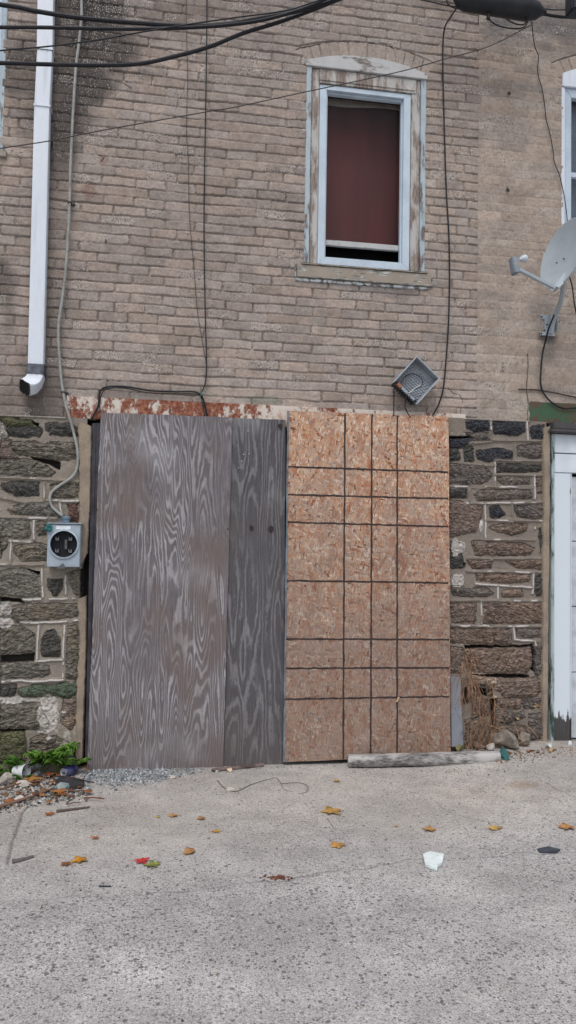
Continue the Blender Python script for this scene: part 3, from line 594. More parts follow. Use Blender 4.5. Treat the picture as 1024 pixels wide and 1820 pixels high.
gpl = GAP_L+[[(-a-6, b) for a, b in p][::-1] for p in GAP_L]
stonework('stone_wall', -2.3, xsl, -.12, ZL+.002, stl, bdl, gpl, [(88,1268,.10,.14,1), (30,1243,.14,.02,.9), (8,1105,.07,.03,.9), (10,1085,.05,.04,.8), (118,1330,.05,.09,.6), (140,1300,.03,.1,.4), (60,850,.02,.008,1), (-90,1268,.10,.14,1)], house, (138,130,120), 1)
stonework('stone_wall', xr0, xr1, -.12, ZR+.002, ST_R, BD_R, GAP_R, [(810,975,.06,.07,.95), (812,1030,.045,.055,.95), (830,1200,.06,.02,.5), (853,935,.016,.05,1.2), (860,747,.2,.006,.9)], neigh, (130,121,112), 2)
# mortar ledge where brick meets stone, stucco jambs
def jamb(name, a, b, parent, th, mat, y1=.14):
    """a, b: lists of (px, py) down the left and right edge"""
    m = MB(); n_ = 40; rows = []
    for i in range(n_+1):
        t = i/n_
        def at(q):
            k = t*(len(q)-1); j = min(int(k), len(q)-2); f = k-j; return W(q[j][0]*(1-f)+q[j+1][0]*f, q[j][1]*(1-f)+q[j+1][1]*f, -th)
        A, B = at(a), at(b); j1, j2 = (random.random()-.5)*.012, (random.random()-.5)*.005
        rows.append([(A.x+j1, -th+.016, A.z), (A.x+.008+j1, -th, A.z), ((A.x+B.x)/2, -th-.002+random.random()*.002, A.z), (B.x-.006+j2, -th, B.z), (B.x+j2, -th+.008, B.z), (B.x+j2, y1, B.z), (A.x+j1, y1, A.z)])
    vs = [p for r in rows for p in r]; k = 7
    fs = [(i*k+j, i*k+(j+1) % k, (i+1)*k+(j+1) % k, (i+1)*k+j) for i in range(n_) for j in range(k)]+[tuple(range(k)), tuple(n_*k+j for j in range(k-1, -1, -1))]
    m.add(vs, fs); return m.build(name, mat, parent, True)
jamb('jamb', [(139,752),(140,900),(138,1010)], [(163,757),(160,900),(155,985)], house, .045, STUC)
jamb('jamb', [(138,1064),(140,1150),(134,1240),(133,1350)], [(154,1060),(153,1150),(150,1240),(147,1348)], house, .043, STUC)
jamb('jamb', [(965,760),(966,900),(964,1100),(965,1322)], [(979,757),(978,900),(976,1100),(974,1322)], neigh, .045, STUC)
m = MB()
for (a, b) in (((-300, 745), (120, 742)),):
    A, B = W(*a), W(*b); m.box(A.x, W(119,742).x, -.034, .02, ZL-.008, ZL+.004)
o = m.build('mortar_ledge', simple('pale_mortar', lin(165,160,152), .9, 0, lin(140,130,120), 18, .004), house, bevel=.004)
m = MB(); m.box(W(828,745).x, W(940,748).x, -.034, .02, ZR-.008, ZR+.003); m.build('mortar_ledge', bpy.data.materials['pale_mortar'], neigh, bevel=.004)

# steel lintel
A = W(119, 703); B = W(826, 738); zt = (A.z+B.z)/2; zb = zt-.150
m = MB(); m.box(A.x, W(826,755).x, -.016, .15, zb, zt); m.box(A.x, W(826,755).x, -.0185, -.0155, zb, zb+.012)
m.build('steel_lintel', RUST, house, bevel=.002, org=(A.x, 0, zb))
# near-black sheet added for the dark void behind the boards; dark steel jamb
m = MB(); m.box(W(148,1000).x-.02, xr0+.03, .06, .09, -.1, zb+.01); m.build('opening_void_sheet', VOID, house)
m = MB()
tp, bt = W(164, 752, -.02), W(151, 1352, -.02); tp2, bt2 = W(185, 752, -.02), W(172, 1352, -.02)
m.slab([bt, bt2, tp2, tp], -.022, .04); m.slab([bt+Vector((.018,0,0)), bt+Vector((.026,0,0)), tp+Vector((.026,0,0)), tp+Vector((.018,0,0))], -.030, -.021)
m.build('steel_jamb', DARKM, house, bevel=.002)

# ------------------------------------------------------------------ windows
def quad(a, b, c, d): return [a, b, c, d]
def frame(m, o4, i4, y0, y1):
    """ring between outer and inner quads (bl, br, tr, tl)"""
    for k in range(4):
        j = (k+1) % 4; m.slab([o4[k], o4[j], i4[j], i4[k]], y0, y1)
win = MB()
o4 = [W(564.5,469), W(727,481), W(731.5,167), W(569,149.5)]; i4 = [W(577,457), W(715,466.5), W(719,175.5), W(581.5,158)]
# square it up in wall space
xl_, xr_, zb_, zt_ = (o4[0].x+o4[3].x)/2, (o4[1].x+o4[2].x)/2, (o4[0].z+o4[1].z)/2, (o4[2].z+o4[3].z)/2
xl2, xr2, zb2, zt2 = (i4[0].x+i4[3].x)/2, (i4[1].x+i4[2].x)/2, (i4[0].z+i4[1].z)/2, (i4[2].z+i4[3].z)/2
def rq(a, b, c, d): return [Vector((a,0,c)), Vector((b,0,c)), Vector((b,0,d)), Vector((a,0,d))]
frame(win, rq(xl_, xr_, zb_, zt_), rq(xl2, xr2, zb2, zt2), .005, .05)
frame(win, rq(xl2, xr2, zb2, zt2), rq(xl2+.012, xr2-.012, zb2+.012, zt2-.014), .03, .065)
winf = win.build('window', VINYL, house, bevel=.002)
zr = W(640, 428).z
m = MB(); m.box(xl2+.013, xr2-.013, .055, .085, zr-.030, zr+.012); m.build('sash_rail', HEADM, winf, bevel=.003)
m = MB(); m.box(xl2+.013, xr2-.013, .090, .093, zr, zt2-.015); m.build('glass', GLASS, winf)
m = MB()   # maroon panel set back behind the sash
m.box(xl2-.09, xr2+.09, .33, .35, zr+.10, zt2+.26); m.build('inner_panel', MAROON, winf)
m = MB()
for k in range(12):
    t0, t1 = k/12, (k+1)/12; sag = lambda t: .028+.012*math.sin(t*5+.6)
    a, b = xl2+(xr2-xl2)*t0, xl2+(xr2-xl2)*t1
    m.add([(a, .10, zt2), (b, .10, zt2), (b, .10, zt2-.02-sag(t1)), (a, .10, zt2-.02-sag(t0)), (a, .104, zt2), (b, .104, zt2), (b, .104, zt2-.02-sag(t1)), (a, .104, zt2-.02-sag(t0))], [(0,1,2,3),(7,6,5,4),(3,2,6,7)])
m.build('torn_shade', simple('old_shade', lin(120,112,106), .9), winf)
m = MB()   # reveal
for (a, b, c, d) in ((xl_-.012, xl_-.002, zb_-.02, zt_+.03), (xr_+.002, xr_+.012, zb_-.02, zt_+.03)): m.box(a, b, .01, .12, c, d)
m.box(xl_-.012, xr_+.012, .01, .12, zt_+.002, zt_+.02); m.box(xl_-.012, xr_+.012, .01, .46, zb_-.02, zb_-.002)
m.box(wl-.1, wr+.1, .46, .47, zb_-.1, apex+.3)
m.build('reveal', VOID, winf)
sw = (xl_-wl)
for x0, x1, s in ((wl+.006, wl+sw*.40, 0), (wr-sw*.42, wr-.006, 0)):
    m = MB(); m.box(x0, x1, -.012, .03, wsz, wtopl-.045); m.build('casing', CASE, winf, bevel=.003)
for x0, x1 in ((wl+sw*.40+.002, xl_-.003), (xr_+.003, wr-sw*.42-.002)):
    m = MB(); m.box(x0, x1, .0, .04, wsz, wtopl-.05); m.build('casing', CASEW, winf, bevel=.004)
m = MB(); n_ = 16; top = []
for k in range(n_+1):
    x = wr-(wr-wl)*k/n_; top.append(Vector((x, 0, uy+math.sqrt(UR*UR-(x-ux)**2)-.003)))
m.slab([Vector((wl, 0, wtopl-.045)), Vector((wr, 0, wtopl-.045))]+top, -.022, .05); m.build('head_board', HEADM, winf, bevel=.004)
m = MB(); m.box(xl_-.005, xr_+.04, -.006, .04, zt_+.004, wtopl-.047); m.box(xl_-.005, xr_+.03, -.012, .0, zt_+.022, zt_+.030); m.build('head_moulding', CASEW, winf, bevel=.003)
sxl, sxr = (W(528,468).x+W(526,493).x)/2, (W(764,484).x+W(765,512).x)/2
m = MB(); m.slab([Vector((sxl,0,sbz)), Vector((sxr,0,sbz)), Vector((sxr,0,wsz-.004)), Vector((sxl,0,wsz-.004))], -.028, .03)
m.box(sxl+.03, sxr-.03, -.036, -.0285, wsz-.020, wsz-.006); m.build('sill', SILLM, winf, bevel=.004)
m = MB(); m.slab([Vector((sxl-.012,0,sbz-.028)), Vector((sxr-.03,0,sbz-.024)), Vector((sxr+.006,0,sbz-.002)), Vector((sxl-.01,0,sbz-.002))], -.018, .02)
m.box(sxl-.014, sxl-.003, -.02, .01, sbz, wsz+.0); m.box(sxr+.003, sxr+.013, -.02, .01, sbz, wsz-.01); m.build('sill_bead', mk_peel('white_sealant', lin(176,182,184), lin(120,116,112), .48, .56, (1,1,1), 26), winf, bevel=.004)

def side_window(parent, x0, x1, z0, z1, arch=False):
    m = MB(); frame(m, rq(x0, x1, z0, z1), rq(x0+.055, x1-.055, z0+.055, z1-.07), .0, .05); zc = (z0+z1)/2
    m.box(x0+.056, x1-.056, .02, .05, zc-.02, zc+.02)
    f = m.build('window', VINYL, parent, bevel=.003)
    for a, b in ((x0-.035, x0-.002), (x1+.002, x1+.035)):
        m = MB(); m.box(a, b, -.010, .04, z0, z1); m.build('casing', CASE if parent is house else WHITEP, f, bevel=.004)
    m = MB(); m.box(x0+.05, x1-.05, .055, .058, z0+.05, z1-.05); m.build('glass', GLASS, f)
    m = MB(); m.box(x0+.01, x1-.01, .13, .14, z0, z1); m.build('curtain', simple('grey_curtain', lin(110,122,135), .9), f)
    m = MB(); m.box(x0-.06, x1+.06, -.03, .03, z0-.05, z0-.002); m.build('sill', WHITEP if parent is not house else SILLM, f, bevel=.004)
    return f
side_window(house, lwx-.95, lwx-.037, lwz+.055, 5.95)
f = side_window(neigh, rwx+.037, rwx+.95, rwb+.05, rwt-.1)
m = MB(); ax_ = rwx+.5; R_ = 1.1; cz = rwt-math.sqrt(R_*R_-.25); top = [Vector((rwx+.99-(.98)*k/12, 0, cz+math.sqrt(R_*R_-(.49-.98*k/12)**2))) for k in range(13)]
m.slab([Vector((rwx+.01,0,rwt-.098)), Vector((rwx+.99,0,rwt-.098))]+top, -.02, .05); m.build('head_board', WHITEP, f, bevel=.004)

# neighbour's garage door
yb = -.03
p1, p2 = W(985, 850, yb).x, W(1014, 850, yb).x; pb = float(gz(2.95, 0))-.02
zhead = W(1000, 840, yb).z; ztop = W(1000, 772, yb).z
m = MB(); m.box(p1, p2, yb, .05, pb, zhead-.002); m.box(p2, p2+.008, yb-.008, .0, pb+.02, zhead-.002); n = NT('peeled_post'); spx = n.n('ShaderNodeSeparateXYZ'); n.l(n.co, spx.inputs[0]); mm = n.ramp(n.math('ADD', n.math('MULTIPLY', n.noise(26, 6, n.map((1.6,1,.25)), .75), .40), n.math('MULTIPLY', spx.outputs[2], -1)), -.02, -.005); POSTM = n.done(n.mix(mm, n.mix(n.ramp(n.noise(24, 5, n.map((1,1,.3))), .68, .72), lin(205,214,222), lin(120,116,112)), n.mix(n.noise(50, 4, n.map((2,1,.3))), lin(84,82,82), lin(52,50,50))), .6)
gp = m.build('door_post', POSTM, neigh, bevel=.003, org=(p1,0,pb))
m = MB(); m.box(p1+.002, 4.7, yb-.006, .05, zhead, (zhead+ztop)/2-.004); m.box(p1+.002, 4.7, yb-.004, .05, (zhead+ztop)/2+.004, ztop); m.build('door_header', WDOOR, neigh, bevel=.003)
m = MB(); m.box(p1-.06, 4.75, yb-.07, .05, ztop+.004, ztop+.03); m.box(p1-.03, 4.75, yb-.045, .05, ztop+.031, ztop+.085); m.build('drip_cap', mk_peel('charred_cap', lin(78,76,78), lin(150,140,132), .58, .66, (1,1,1), 20), neigh, bevel=.006)
m = MB(); m.box(W(979,900,yb).x+.002, p1-.002, yb-.012, .04, pb, ztop); m.box(W(980,900,yb).x+.006, W(981,900,yb).x+.009, yb-.018, yb-.012, pb, ztop); m.build('door_stop', mk_peel('green_white_trim', lin(170,184,186), lin(66,92,84), .5, .6), neigh, bevel=.002)
m = MB()
for k in range(4): 
    a = pb+.03+k*(zhead-pb-.05)/4; m.box(p2+.012, 4.6, .0, .03, a, a+(zhead-pb-.05)/4-.006)
    m.box(p2+.10, p2+.75, -.008, .0, a+.1, a+(zhead-pb-.05)/4-.1)
m.build('garage_door', WPANEL, neigh, bevel=.004)
m = MB(); m.box(4.6, 4.75, -.03, .05, pb, ztop); m.build('door_post', WDOOR, neigh, bevel=.003)
gx, gz1, gz0 = W(940,730).x, W(985,716).z, W(985,750).z-.01
m = MB(); m.box(gx, 4.9, -.012, .05, gz0, gz1); m.build('steel_lintel', GREEN, neigh, bevel=.003)
src = [o for o in COL.objects if o.name.startswith('stone_wall')][-1]
c = src.copy(); COL.objects.link(c); c.location.x += 4.76-xr0+.0

# ------------------------------------------------------------------ boards over the opening
def board(name, pts, y0, th, mat, label, lean=0, nx=0):
    P4 = [W(a, b, y0) for a, b in pts]          # bl br tr tl
    m = MB(); n_ = 14; fr_, bk = [], []
    # slightly warped sheet, subdivided
    nu, nv = 10, 24; g = {}
    for j in range(nv+1):
        for i in range(nu+1):
            u, v = i/nu, j/nv; p = (P4[0]*(1-u)+P4[1]*u)*(1-v)+(P4[3]*(1-u)+P4[2]*u)*v
            e = (.0015*math.sin(i*2.1+j*.9) if i in (0, nu) or j in (0, nv) else 0)
            y = y0-lean*(1-v)+nx*math.sin(u*3.14)*.5*math.sin(v*3.1)
            for q, yy in enumerate((y, y+th)): g[i, j, q] = len(m.v); m.v.append((p.x+e, yy, p.z+e))
    for j in range(nv):
        for i in range(nu):
            m.f.append((g[i,j,0], g[i+1,j,0], g[i+1,j+1,0], g[i,j+1,0])); m.f.append((g[i,j,1], g[i,j+1,1], g[i+1,j+1,1], g[i+1,j,1]))
    for i in range(nu): m.f.append((g[i,0,0], g[i,0,1], g[i+1,0,1], g[i+1,0,0])); m.f.append((g[i,nv,0], g[i+1,nv,0], g[i+1,nv,1], g[i,nv,1]))
    for j in range(nv): m.f.append((g[0,j,0], g[0,j+1,0], g[0,j+1,1], g[0,j,1])); m.f.append((g[nu,j,0], g[nu,j,1], g[nu,j+1,1], g[nu,j+1,0]))
    m.m = [0]*len(m.f)
    return m, P4
m, P4 = board('p', [(155,1367),(396,1367),(413,742),(179,733)], -.050, .013, None, '', .02, -.01)
o = m.build('plywood_board', PLY, None, org=P4[0]); tag(o, 'wide weathered grey plywood sheet with wavy grain over the left of the opening', 'board', 'boards over the garage opening')
def nails(parent, pts, y, mat, r=.005):
    for a, b in pts:
        p = W(a, b, y); k = MB(); k.lathe([(0, .003), (r*.6, .0028), (r, .001), (r, -.003)], Matrix.Translation(p) @ Matrix.Rotation(math.pi/2, 4, 'X'), 10); k.build('nail', mat, parent, True)
NAIL = simple('nail_head', lin(60,52,48), .6, .3)
nails(o, [(172,905),(158,1045),(166,1200),(405,940),(400,1215)], -.062, NAIL)
m, P4 = board('p', [(395,1364),(503,1360),(508,746),(411,743)], -.034, .012, None, '', .016)
o = m.build('plywood_board', PLY2, None, org=P4[0]); tag(o, 'narrow dark plywood strip with knots between the wide plywood sheet and the strand board', 'board', 'boards over the garage opening')
m = MB()
def knot(px, py, r):
    k = MB(); c0 = W(px, py, -.046); rings = 3
    vs = [c0+Vector((0, .0005, 0))]; fs = []
    for a in range(14):
        t = 2*math.pi*a/14; vs.append(c0+Vector((math.cos(t)*r*(.8+.3*random.random()), .0, math.sin(t)*r*(1+.2*random.random()))))
    for a in range(14): fs.append((0, 1+a, 1+(a+1) % 14))
    k.add(vs, fs); k.build('knot', simple('knot_wood' , lin(58,46,46), .8), o)
knot(447, 938, .016); knot(482, 940, .020); knot(498, 757, .016)
nails(o, [(433,808),(443,807),(430,820),(424,832),(441,766)], -.044, simple('bright_nail', lin(170,176,182), .4, .5), .005)
OY = -.072
m, P4 = board('p', [(503,1354),(800,1341),(797.5,740),(511,730)], OY, .012, None, '', .012)
BL, BR, TR, TL = P4
def bpt(px, py): return W(px, py, OY-.0135)
LINE = simple('dark_board_line', lin(66,54,52), .85, 0, lin(48,40,40), 30)
def strip(m, a, b, w_):
    n_ = 46; vs, fs = [], []; d = (b-a); per = Vector((-d.z, 0, d.x)).normalized()
    for i in range(n_+1):
        t = i/n_; p = a+d*t; v_ = (p.z-BL.z)/(TL.z-BL.z); yy = OY-.012*(1-v_)-.0012
        jj = (random.random()-.5)*.003
        for s in (-1, 1): q = p+per*(s*(w_/2+(random.random()-.5)*.004)+jj); vs.append((q.x, yy, q.z))
    fs = [(2*i, 2*i+1, 2*i+3, 2*i+2) for i in range(n_)]; m.add(vs, fs, 1)
lp = lambda a, b: (bpt(*a), bpt(*b))
for a, b in (((614,734),(610,1349)), ((662,736),(659,1346)), ((707,738),(706,1345)), ((510,829),(797.5,839)), ((510,879),(797.5,886)), ((510,928),(797.5,936)), ((507,1032),(798,1036)), ((506,1136),(799,1137)), ((505,1188),(799,1187)), ((504,1243),(799,1238))):
    A, B = lp(a, b); strip(m, A, B, .0125)
o = m.build('strand_board', [OSB, LINE], None, org=BL); tag(o, 'orange brown strand board panel with dark grid lines closing the opening', 'board', 'boards over the garage opening')
nails(o, [(522,899),(784,900),(520,1180),(786,1190)], OY-.008, NAIL)
k = MB(); p = W(707, 1243, OY-.02); k.box(-.006, .006, -.002, .002, -.020, .020, M=Matrix.Translation(p) @ Matrix.Rotation(.5, 4, 'Y')); k.build('wood_chip', simple('chip', lin(206,176,140), .8), o)
k = MB(); a, b = W(509,1354,OY+.006), W(513,731,OY+.006); k.slab([W(503,1353,OY), W(505.5,1353,OY), W(513,731,OY), W(510.5,730.5,OY)], OY-.0145, OY-.0005)
k.build('painted_edge', simple('pale_blue_edge', lin(120,134,146), .8, 0, lin(80,90,100), 10), o)

# ------------------------------------------------------------------ downspout
xd0, xd1 = (W(63,20,-.06).x+W(48,640,-.06).x)/2, (W(95,20,-.06).x+W(78,640,-.06).x)/2
top0, top1 = W(62,0,-.10), W(95,0,-.10); b0, b1 = W(48,655,-.10), W(78,657,-.10)
ds = empty('downspout', (b0.x, 0, b0.z), 'white metal downspout down the left of the brick wall ending in a torn open elbow', 'drainpipe')
def rpipe(m, path, wx_, wy_, rib=.0025):
    """rectangular corrugated pipe along path of (center, xdir)"""
    rings = []
    for (c0, ax, ay) in path:
        ring = []
        for (sx, sy, ex, ey) in ((-1,-1,1,-1), (1,-1,1,1), (1,1,-1,1), (-1,1,-1,-1)):
            for q in range(6):
                t = q/6; x = sx+(ex-sx)*t; y = sy+(ey-sy)*t; off = rib*(1 if q % 2 else -0.2)
                nx_, ny_ = (0, sy) if sy == ey else (sx, 0)
                ring.append(c0+ax*(x*wx_/2*(.98))+ay*(y*wy_/2)+(ax*nx_+ay*ny_)*(off if q else -.003))
        rings.append(ring)
    k = len(rings[0]); vs = [p for r in rings for p in r]
    m.add(vs, [(i*k+j, i*k+(j+1) % k, (i+1)*k+(j+1) % k, (i+1)*k+j) for i in range(len(rings)-1) for j in range(k)])
X1, Y1 = Vector((1,0,0)), Vector((0,1,0))
wd = (b1-b0).length*.98; tc = (top0+top1)/2; bc = (b0+b1)/2; tc.y = bc.y = -.06
ext = tc+(tc-bc)*.6
m = MB(); rpipe(m, [(ext, X1, Y1), (W(79.5,84,-.1)*1+Vector((0,.04,0)), X1, Y1)], wd, .075); 
m.v = m.v; m.build('upper_pipe', WHITEP, ds, True)
m = MB(); a = W(79.5,88,-.1)+Vector((0,.04,0)); m_ = W(74.5,188,-.1)+Vector((0,.04,0)); rpipe(m, [(a, X1, Y1), (m_, X1, Y1), (m_+Vector((0,0,-.012)), X1, Y1), (bc, X1, Y1)], wd*.96, .070); m.build('lower_pipe', WHITEP, ds, True)
for px, py in ((79.5,86), (75,187)):
    p = W(px, py, -.1)+Vector((0,.04,0)); m = MB(); m.box(p.x-wd/2-.004, p.x+wd/2+.004, -.103, -.100, p.z-.006, p.z+.006); m.box(p.x+wd/2, p.x+wd/2+.004, -.103, 0, p.z-.006, p.z+.006); m.build('strap', WHITEP, ds, bevel=.001)
# duct tape
m = MB(); rpipe(m, [(bc+Vector((0,0,.035)), X1, Y1), (bc+Vector((.001,0,.012)), X1, Y1), (bc+Vector((.002,-.002,-.01)), X1, Y1), (bc+Vector((.003,-.004,-.035)), X1, Y1)], wd*1.08, .088, .004); m.build('tape', simple('grey_tape', lin(104,108,116), .5, .3, lin(58,62,70), 22, .006, fine_=.6), ds, True)
# elbow, turns out towards the left
path = []
for k in range(8):
    t = k/7; an = math.radians(68)*t; R_ = .105; d = Vector((-.80, -.60, 0))
    c0 = bc+Vector((0,-.004,-.03))+d*(R_*(1-math.cos(an))*1.1)+Vector((0,0,-1))*(R_*math.sin(an)*1.0)
    tan = (d*math.sin(an)+Vector((0,0,-1))*math.cos(an)).normalized(); ax = (X1-tan*X1.dot(tan)).normalized(); ay = tan.cross(ax)*-1
    path.append((c0, ax*(1+.04*(k % 2)), ay*(1+.04*(k % 2))))
m = MB(); rpipe(m, path, wd*.98, .082, .003)
el = m.build('elbow', WHITEP, ds, True)
cE, axE, ayE = path[-1]; tanE = axE.cross(ayE).normalized(); tanE = tanE if tanE.z < 0 else -tanE
m = MB(); vs = [cE+tanE*.004]; n_ = 24
for k in range(n_):
    t = 2*math.pi*k/n_; sq = 1/max(abs(math.cos(t)), abs(math.sin(t))); sq = 1+(sq-1)*.6
    vs.append(cE+tanE*.010+axE*(math.cos(t)*sq*wd*.52*(.85+.3*random.random()))+ayE*(math.sin(t)*sq*.048*(.8+.35*random.random())))
m.add(vs, [(0, 1+k, 1+(k+1) % n_) for k in range(n_)]); m.build('torn_opening', VOID, el)

# ------------------------------------------------------------------ cables on the wall
def cable(name, pts, r, mat, label, y=-.02, group='cables on the wall', ys=None, cat='cable', seg=6, jig=0):
    q = [W(a, b, (ys[i] if ys else y)) for i, (a, b) in enumerate(pts)]
    if jig: q = [p+Vector(((random.random()-.5)*jig, 0, 0)) for p in q]
    m = MB(); m.tube(spline(q, 6), r, seg); o = m.build(name, mat, None, True, org=q[-1]); return tag(o, label, cat, group)
c1 = cable('service_cable', [(150,-260),(146,-60),(145,0),(145,30),(140,80),(135,120),(130,200),(127,260),(125,310),(124,360),(121,420),(117,480),(111,530),(105,570),(104,600),(105.5,630),(108.6,670),(112,695),(117,720),(123,740),(130,765),(137,795),(138.5,820),(134,840),(123,852),(106,863),(92,875),(89,888),(94,902),(111,917)], .0098, GREYC, 'thick pale grey cable running down the wall beside the downspout into the meter box', -.045, seg=10)
for px, py in ((145,30),(124,360),(112,697)):
    p = W(px, py, -.045); m = MB(); m.box(p.x-.014, p.x+.014, -.058, -.004, p.z-.006, p.z+.006); m.box(p.x+.014, p.x+.034, -.018, -.006, p.z-.008, p.z+.008); m.build('clamp', DARKM, c1, bevel=.003)
cable('thin_cable', [(370,-250),(368,0),(367,100),(365,230),(363,350),(363,450),(365,560),(367,640),(365,680),(357,700)], .0046, BLACKC, 'thin black cable hanging straight down left of the window to the lintel', -.028)
cable('thin_wire', [(333,-250),(331.5,0),(333,130),(331,230),(334,280),(337,380),(344,470),(351,550),(360,610),(368,650)], .0022, DARKC, 'hair-thin faded wire just left of the straight black cable', -.02, jig=.006)
cable('cable_bundle', [(162,746),(174,723),(178,697),(189,688),(221,687),(267,694),(312,696),(349,697),(361,709),(369,742)], .0070, BLACKC, 'thick black cable looping along the top edge of the rusty lintel', -.034)
cable('cable_bundle', [(183,741),(177,722),(181,700),(192,691),(223,690),(262,698),(310,700),(345,700),(357,706),(364,740)], .0038, DARKC, 'thinner dark strand twisted just under the thick black cable on the rusty lintel', -.024)
tie = MB()
tie.tube(spline([W(350,716,-.03), W(356,704,-.045), W(362,694,-.045), W(372,688,-.03)]), .0022, 5); tie.tube(spline([W(352,698,-.04), W(362,700,-.046), W(372,703,-.03), W(386,700,-.02)]), .002, 5); o = tie.build('cable_tie', simple('faded_green_wire', lin(96,128,112), .7), None, True); tag(o, 'thin pale green wire tied round the black cable above the lintel', 'wire')
cable('drop_cable', [(812,14),(800,32),(790,52),(787,100),(789,200),(793,330),(798,420),(799,500),(797,580),(792,650),(788,690),(780,718),(767,742)], .0058, BLACKC, 'black cable curving down the wall right of the window past the open grey enclosure', ys=[-.30,-.18,-.06]+[-.028]*9+[-.06])
cable('drop_wire', [(945,38),(950,80),(957,100),(956,130),(964,160),(969,195),(971,213),(977,235),(983,267),(986,290),(994,310),(999,330),(1004,355),(1008,388),(1012,430)], .0034, BLACKC, 'thin wavy black wire falling from the splice closure to behind the dish', ys=[-.28,-.1]+[-.03]*13)
cable('drop_wire', [(1003,466),(1008,480),(1014,497),(1018,515),(1021,540),(1025,562),(1032,620)], .0048, BLACKC, 'short black cable hanging from the back of the dish at the right edge', ys=[-.3,-.3,-.25,-.2,-.12,-.06,-.03])
cable('drop_cable', [(985,560),(975,585),(970,605),(965,625),(962,650),(961,680),(967,700),(983,717),(1003,726),(1024,725),(1060,730)], .0066, BLACKC, 'black cable hanging from the dish bracket and curving right over the green lintel', ys=[-.14,-.12,-.06]+[-.03]*8)
cable('wall_rod', [(922,692),(938,692.5),(955,693),(985,698),(1024,706),(1060,712)], .0058, DARKC, 'dark rigid conduit fixed level on the wall below the dish', -.022, cat='conduit')

# ------------------------------------------------------------------ overhead lines
def line(name, pts, r, label, y=-1.1, group='overhead lines', mat=BLACKC):
    q = [W(a, b, y) for a, b in pts]; m = MB(); m.tube(spline(q, 8), r, 8); o = m.build(name, mat, None, True, org=q[0]); return tag(o, label, 'overhead line', group)
line('overhead_line', [(-900,-120),(-300,-32),(0,8),(65,20),(144,32),(246,41),(328,46),(400,43),(470,31),(540,17),(620,-8),(800,-70),(1300,-280)], .0125, 'uppermost thick black overhead line crossing the downspout')
line('overhead_line', [(-900,60),(-300,50),(0,48.5),(90,49),(180,51),(246,51.5),(328,49.5),(400,45),(470,35),(540,15),(600,-12),(800,-110),(1300,-380)], .0100, 'second thick black overhead line, level where it crosses the downspout', -1.13)
line('overhead_line', [(-900,80),(-300,106),(0,112),(90,114.5),(180,116),(246,113.5),(300,103),(370,84),(430,60),(500,38),(560,16),(615,-6),(800,-80),(1300,-320)], .0115, 'lowest of the thick black overhead lines, bending up to the right', -1.07)
line('thin_overhead_line', [(-900,180),(-300,120),(0,90),(90,82),(180,70),(246,58),(330,44),(420,31),(500,20),(560,3),(800,-80),(1300,-260)], .0042, 'thin overhead line weaving between the thick black ones', -1.16)
line('thin_overhead_line', [(-900,400),(-300,312),(0,264),(90,250),(180,232),(366,199),(420,190),(540,164),(640,143),(720,125),(790,105),(870,82),(945,44)], .0036, 'thin overhead line slanting past the window top to the splice closure', -.32, mat=DARKC)
line('thin_overhead_line', [(470,-30),(560,-25),(690,-12),(760,2),(812,12),(900,14),(970,16),(1024,18),(1400,20)], .0044, 'thin overhead strand carrying the black splice closure', -.32)
# splice closure
sc = empty('splice_closure', W(890,15,-.32), 'black cigar-shaped cable splice closure hanging at the top right', 'splice closure', None)
A, B = W(806,-4,-.32), W(970,22,-.32); d = (B-A)
prof = [(0,.014),(.02,.03),(.06,.062),(.12,.072),(.13,.076),(.80,.078),(.81,.074),(.90,.060),(.95,.034),(1,.018)]
m = MB(); m.tube([A+d*t for t, r in prof], [r for t, r in prof], 16); m.build('body', simple('black_closure', (.018,.02,.024), .45, 0, (.03,.032,.036), 8), sc, True)
m = MB(); m.box(-.21, .20, -.035, .035, .045, .075, M=Matrix.Translation((A+B)/2) @ Matrix.Rotation(math.atan2(-(B-A).z, (B-A).x), 4, 'Y')); m.build('top_highlight_bar', simple('grey_highlight', lin(96,112,128), .5), sc, bevel=.008)  # grey bar added to imitate the highlight along the closure top
m = MB(); m.tube(spline([W(966,25,-.32), W(990,29,-.32), W(1024,31,-.32), W(1200,36,-.32)]), .011, 8); m.build('tail_cable', BLACKC, sc, True)
for pts in (((868,28),(873,38),(890,47),(915,51),(932,48),(938,38)), ((900,34),(915,42),(930,44),(936,38)), ((812,16),(797,8),(792,-10))):
    m = MB(); m.tube(spline([W(a, b, -.33) for a, b in pts]), .005, 6); m.build('cable_loop', BLACKC, sc, True)
for px in (868, 936): p = W(px, 30, -.33); m = MB(); m.lathe([(.0,.02),(.013,.02),(.013,-.018),(.0,-.02)], Matrix.Translation(p), 10); m.build('cable_port', BLACKC, sc, True)
m = MB(); a = W(1010,-30,-.5); b = W(1034,28,-.5); m.box(a.x, b.x, -.56, -.45, b.z, a.z); o = m.build('terminal_box', simple('dark_terminal', (.03,.035,.045), .5), None, bevel=.01, org=(a.x,-.5,b.z)); tag(o, 'dark box hanging in the top right corner beyond the splice closure', 'box')
m = MB(); m.tube([Vector((b.x-.03, -.5, a.z-.01)), Vector((b.x-.03, -.33, a.z+.03))], .006, 6); m.build('hanger', DARKM, o, True)

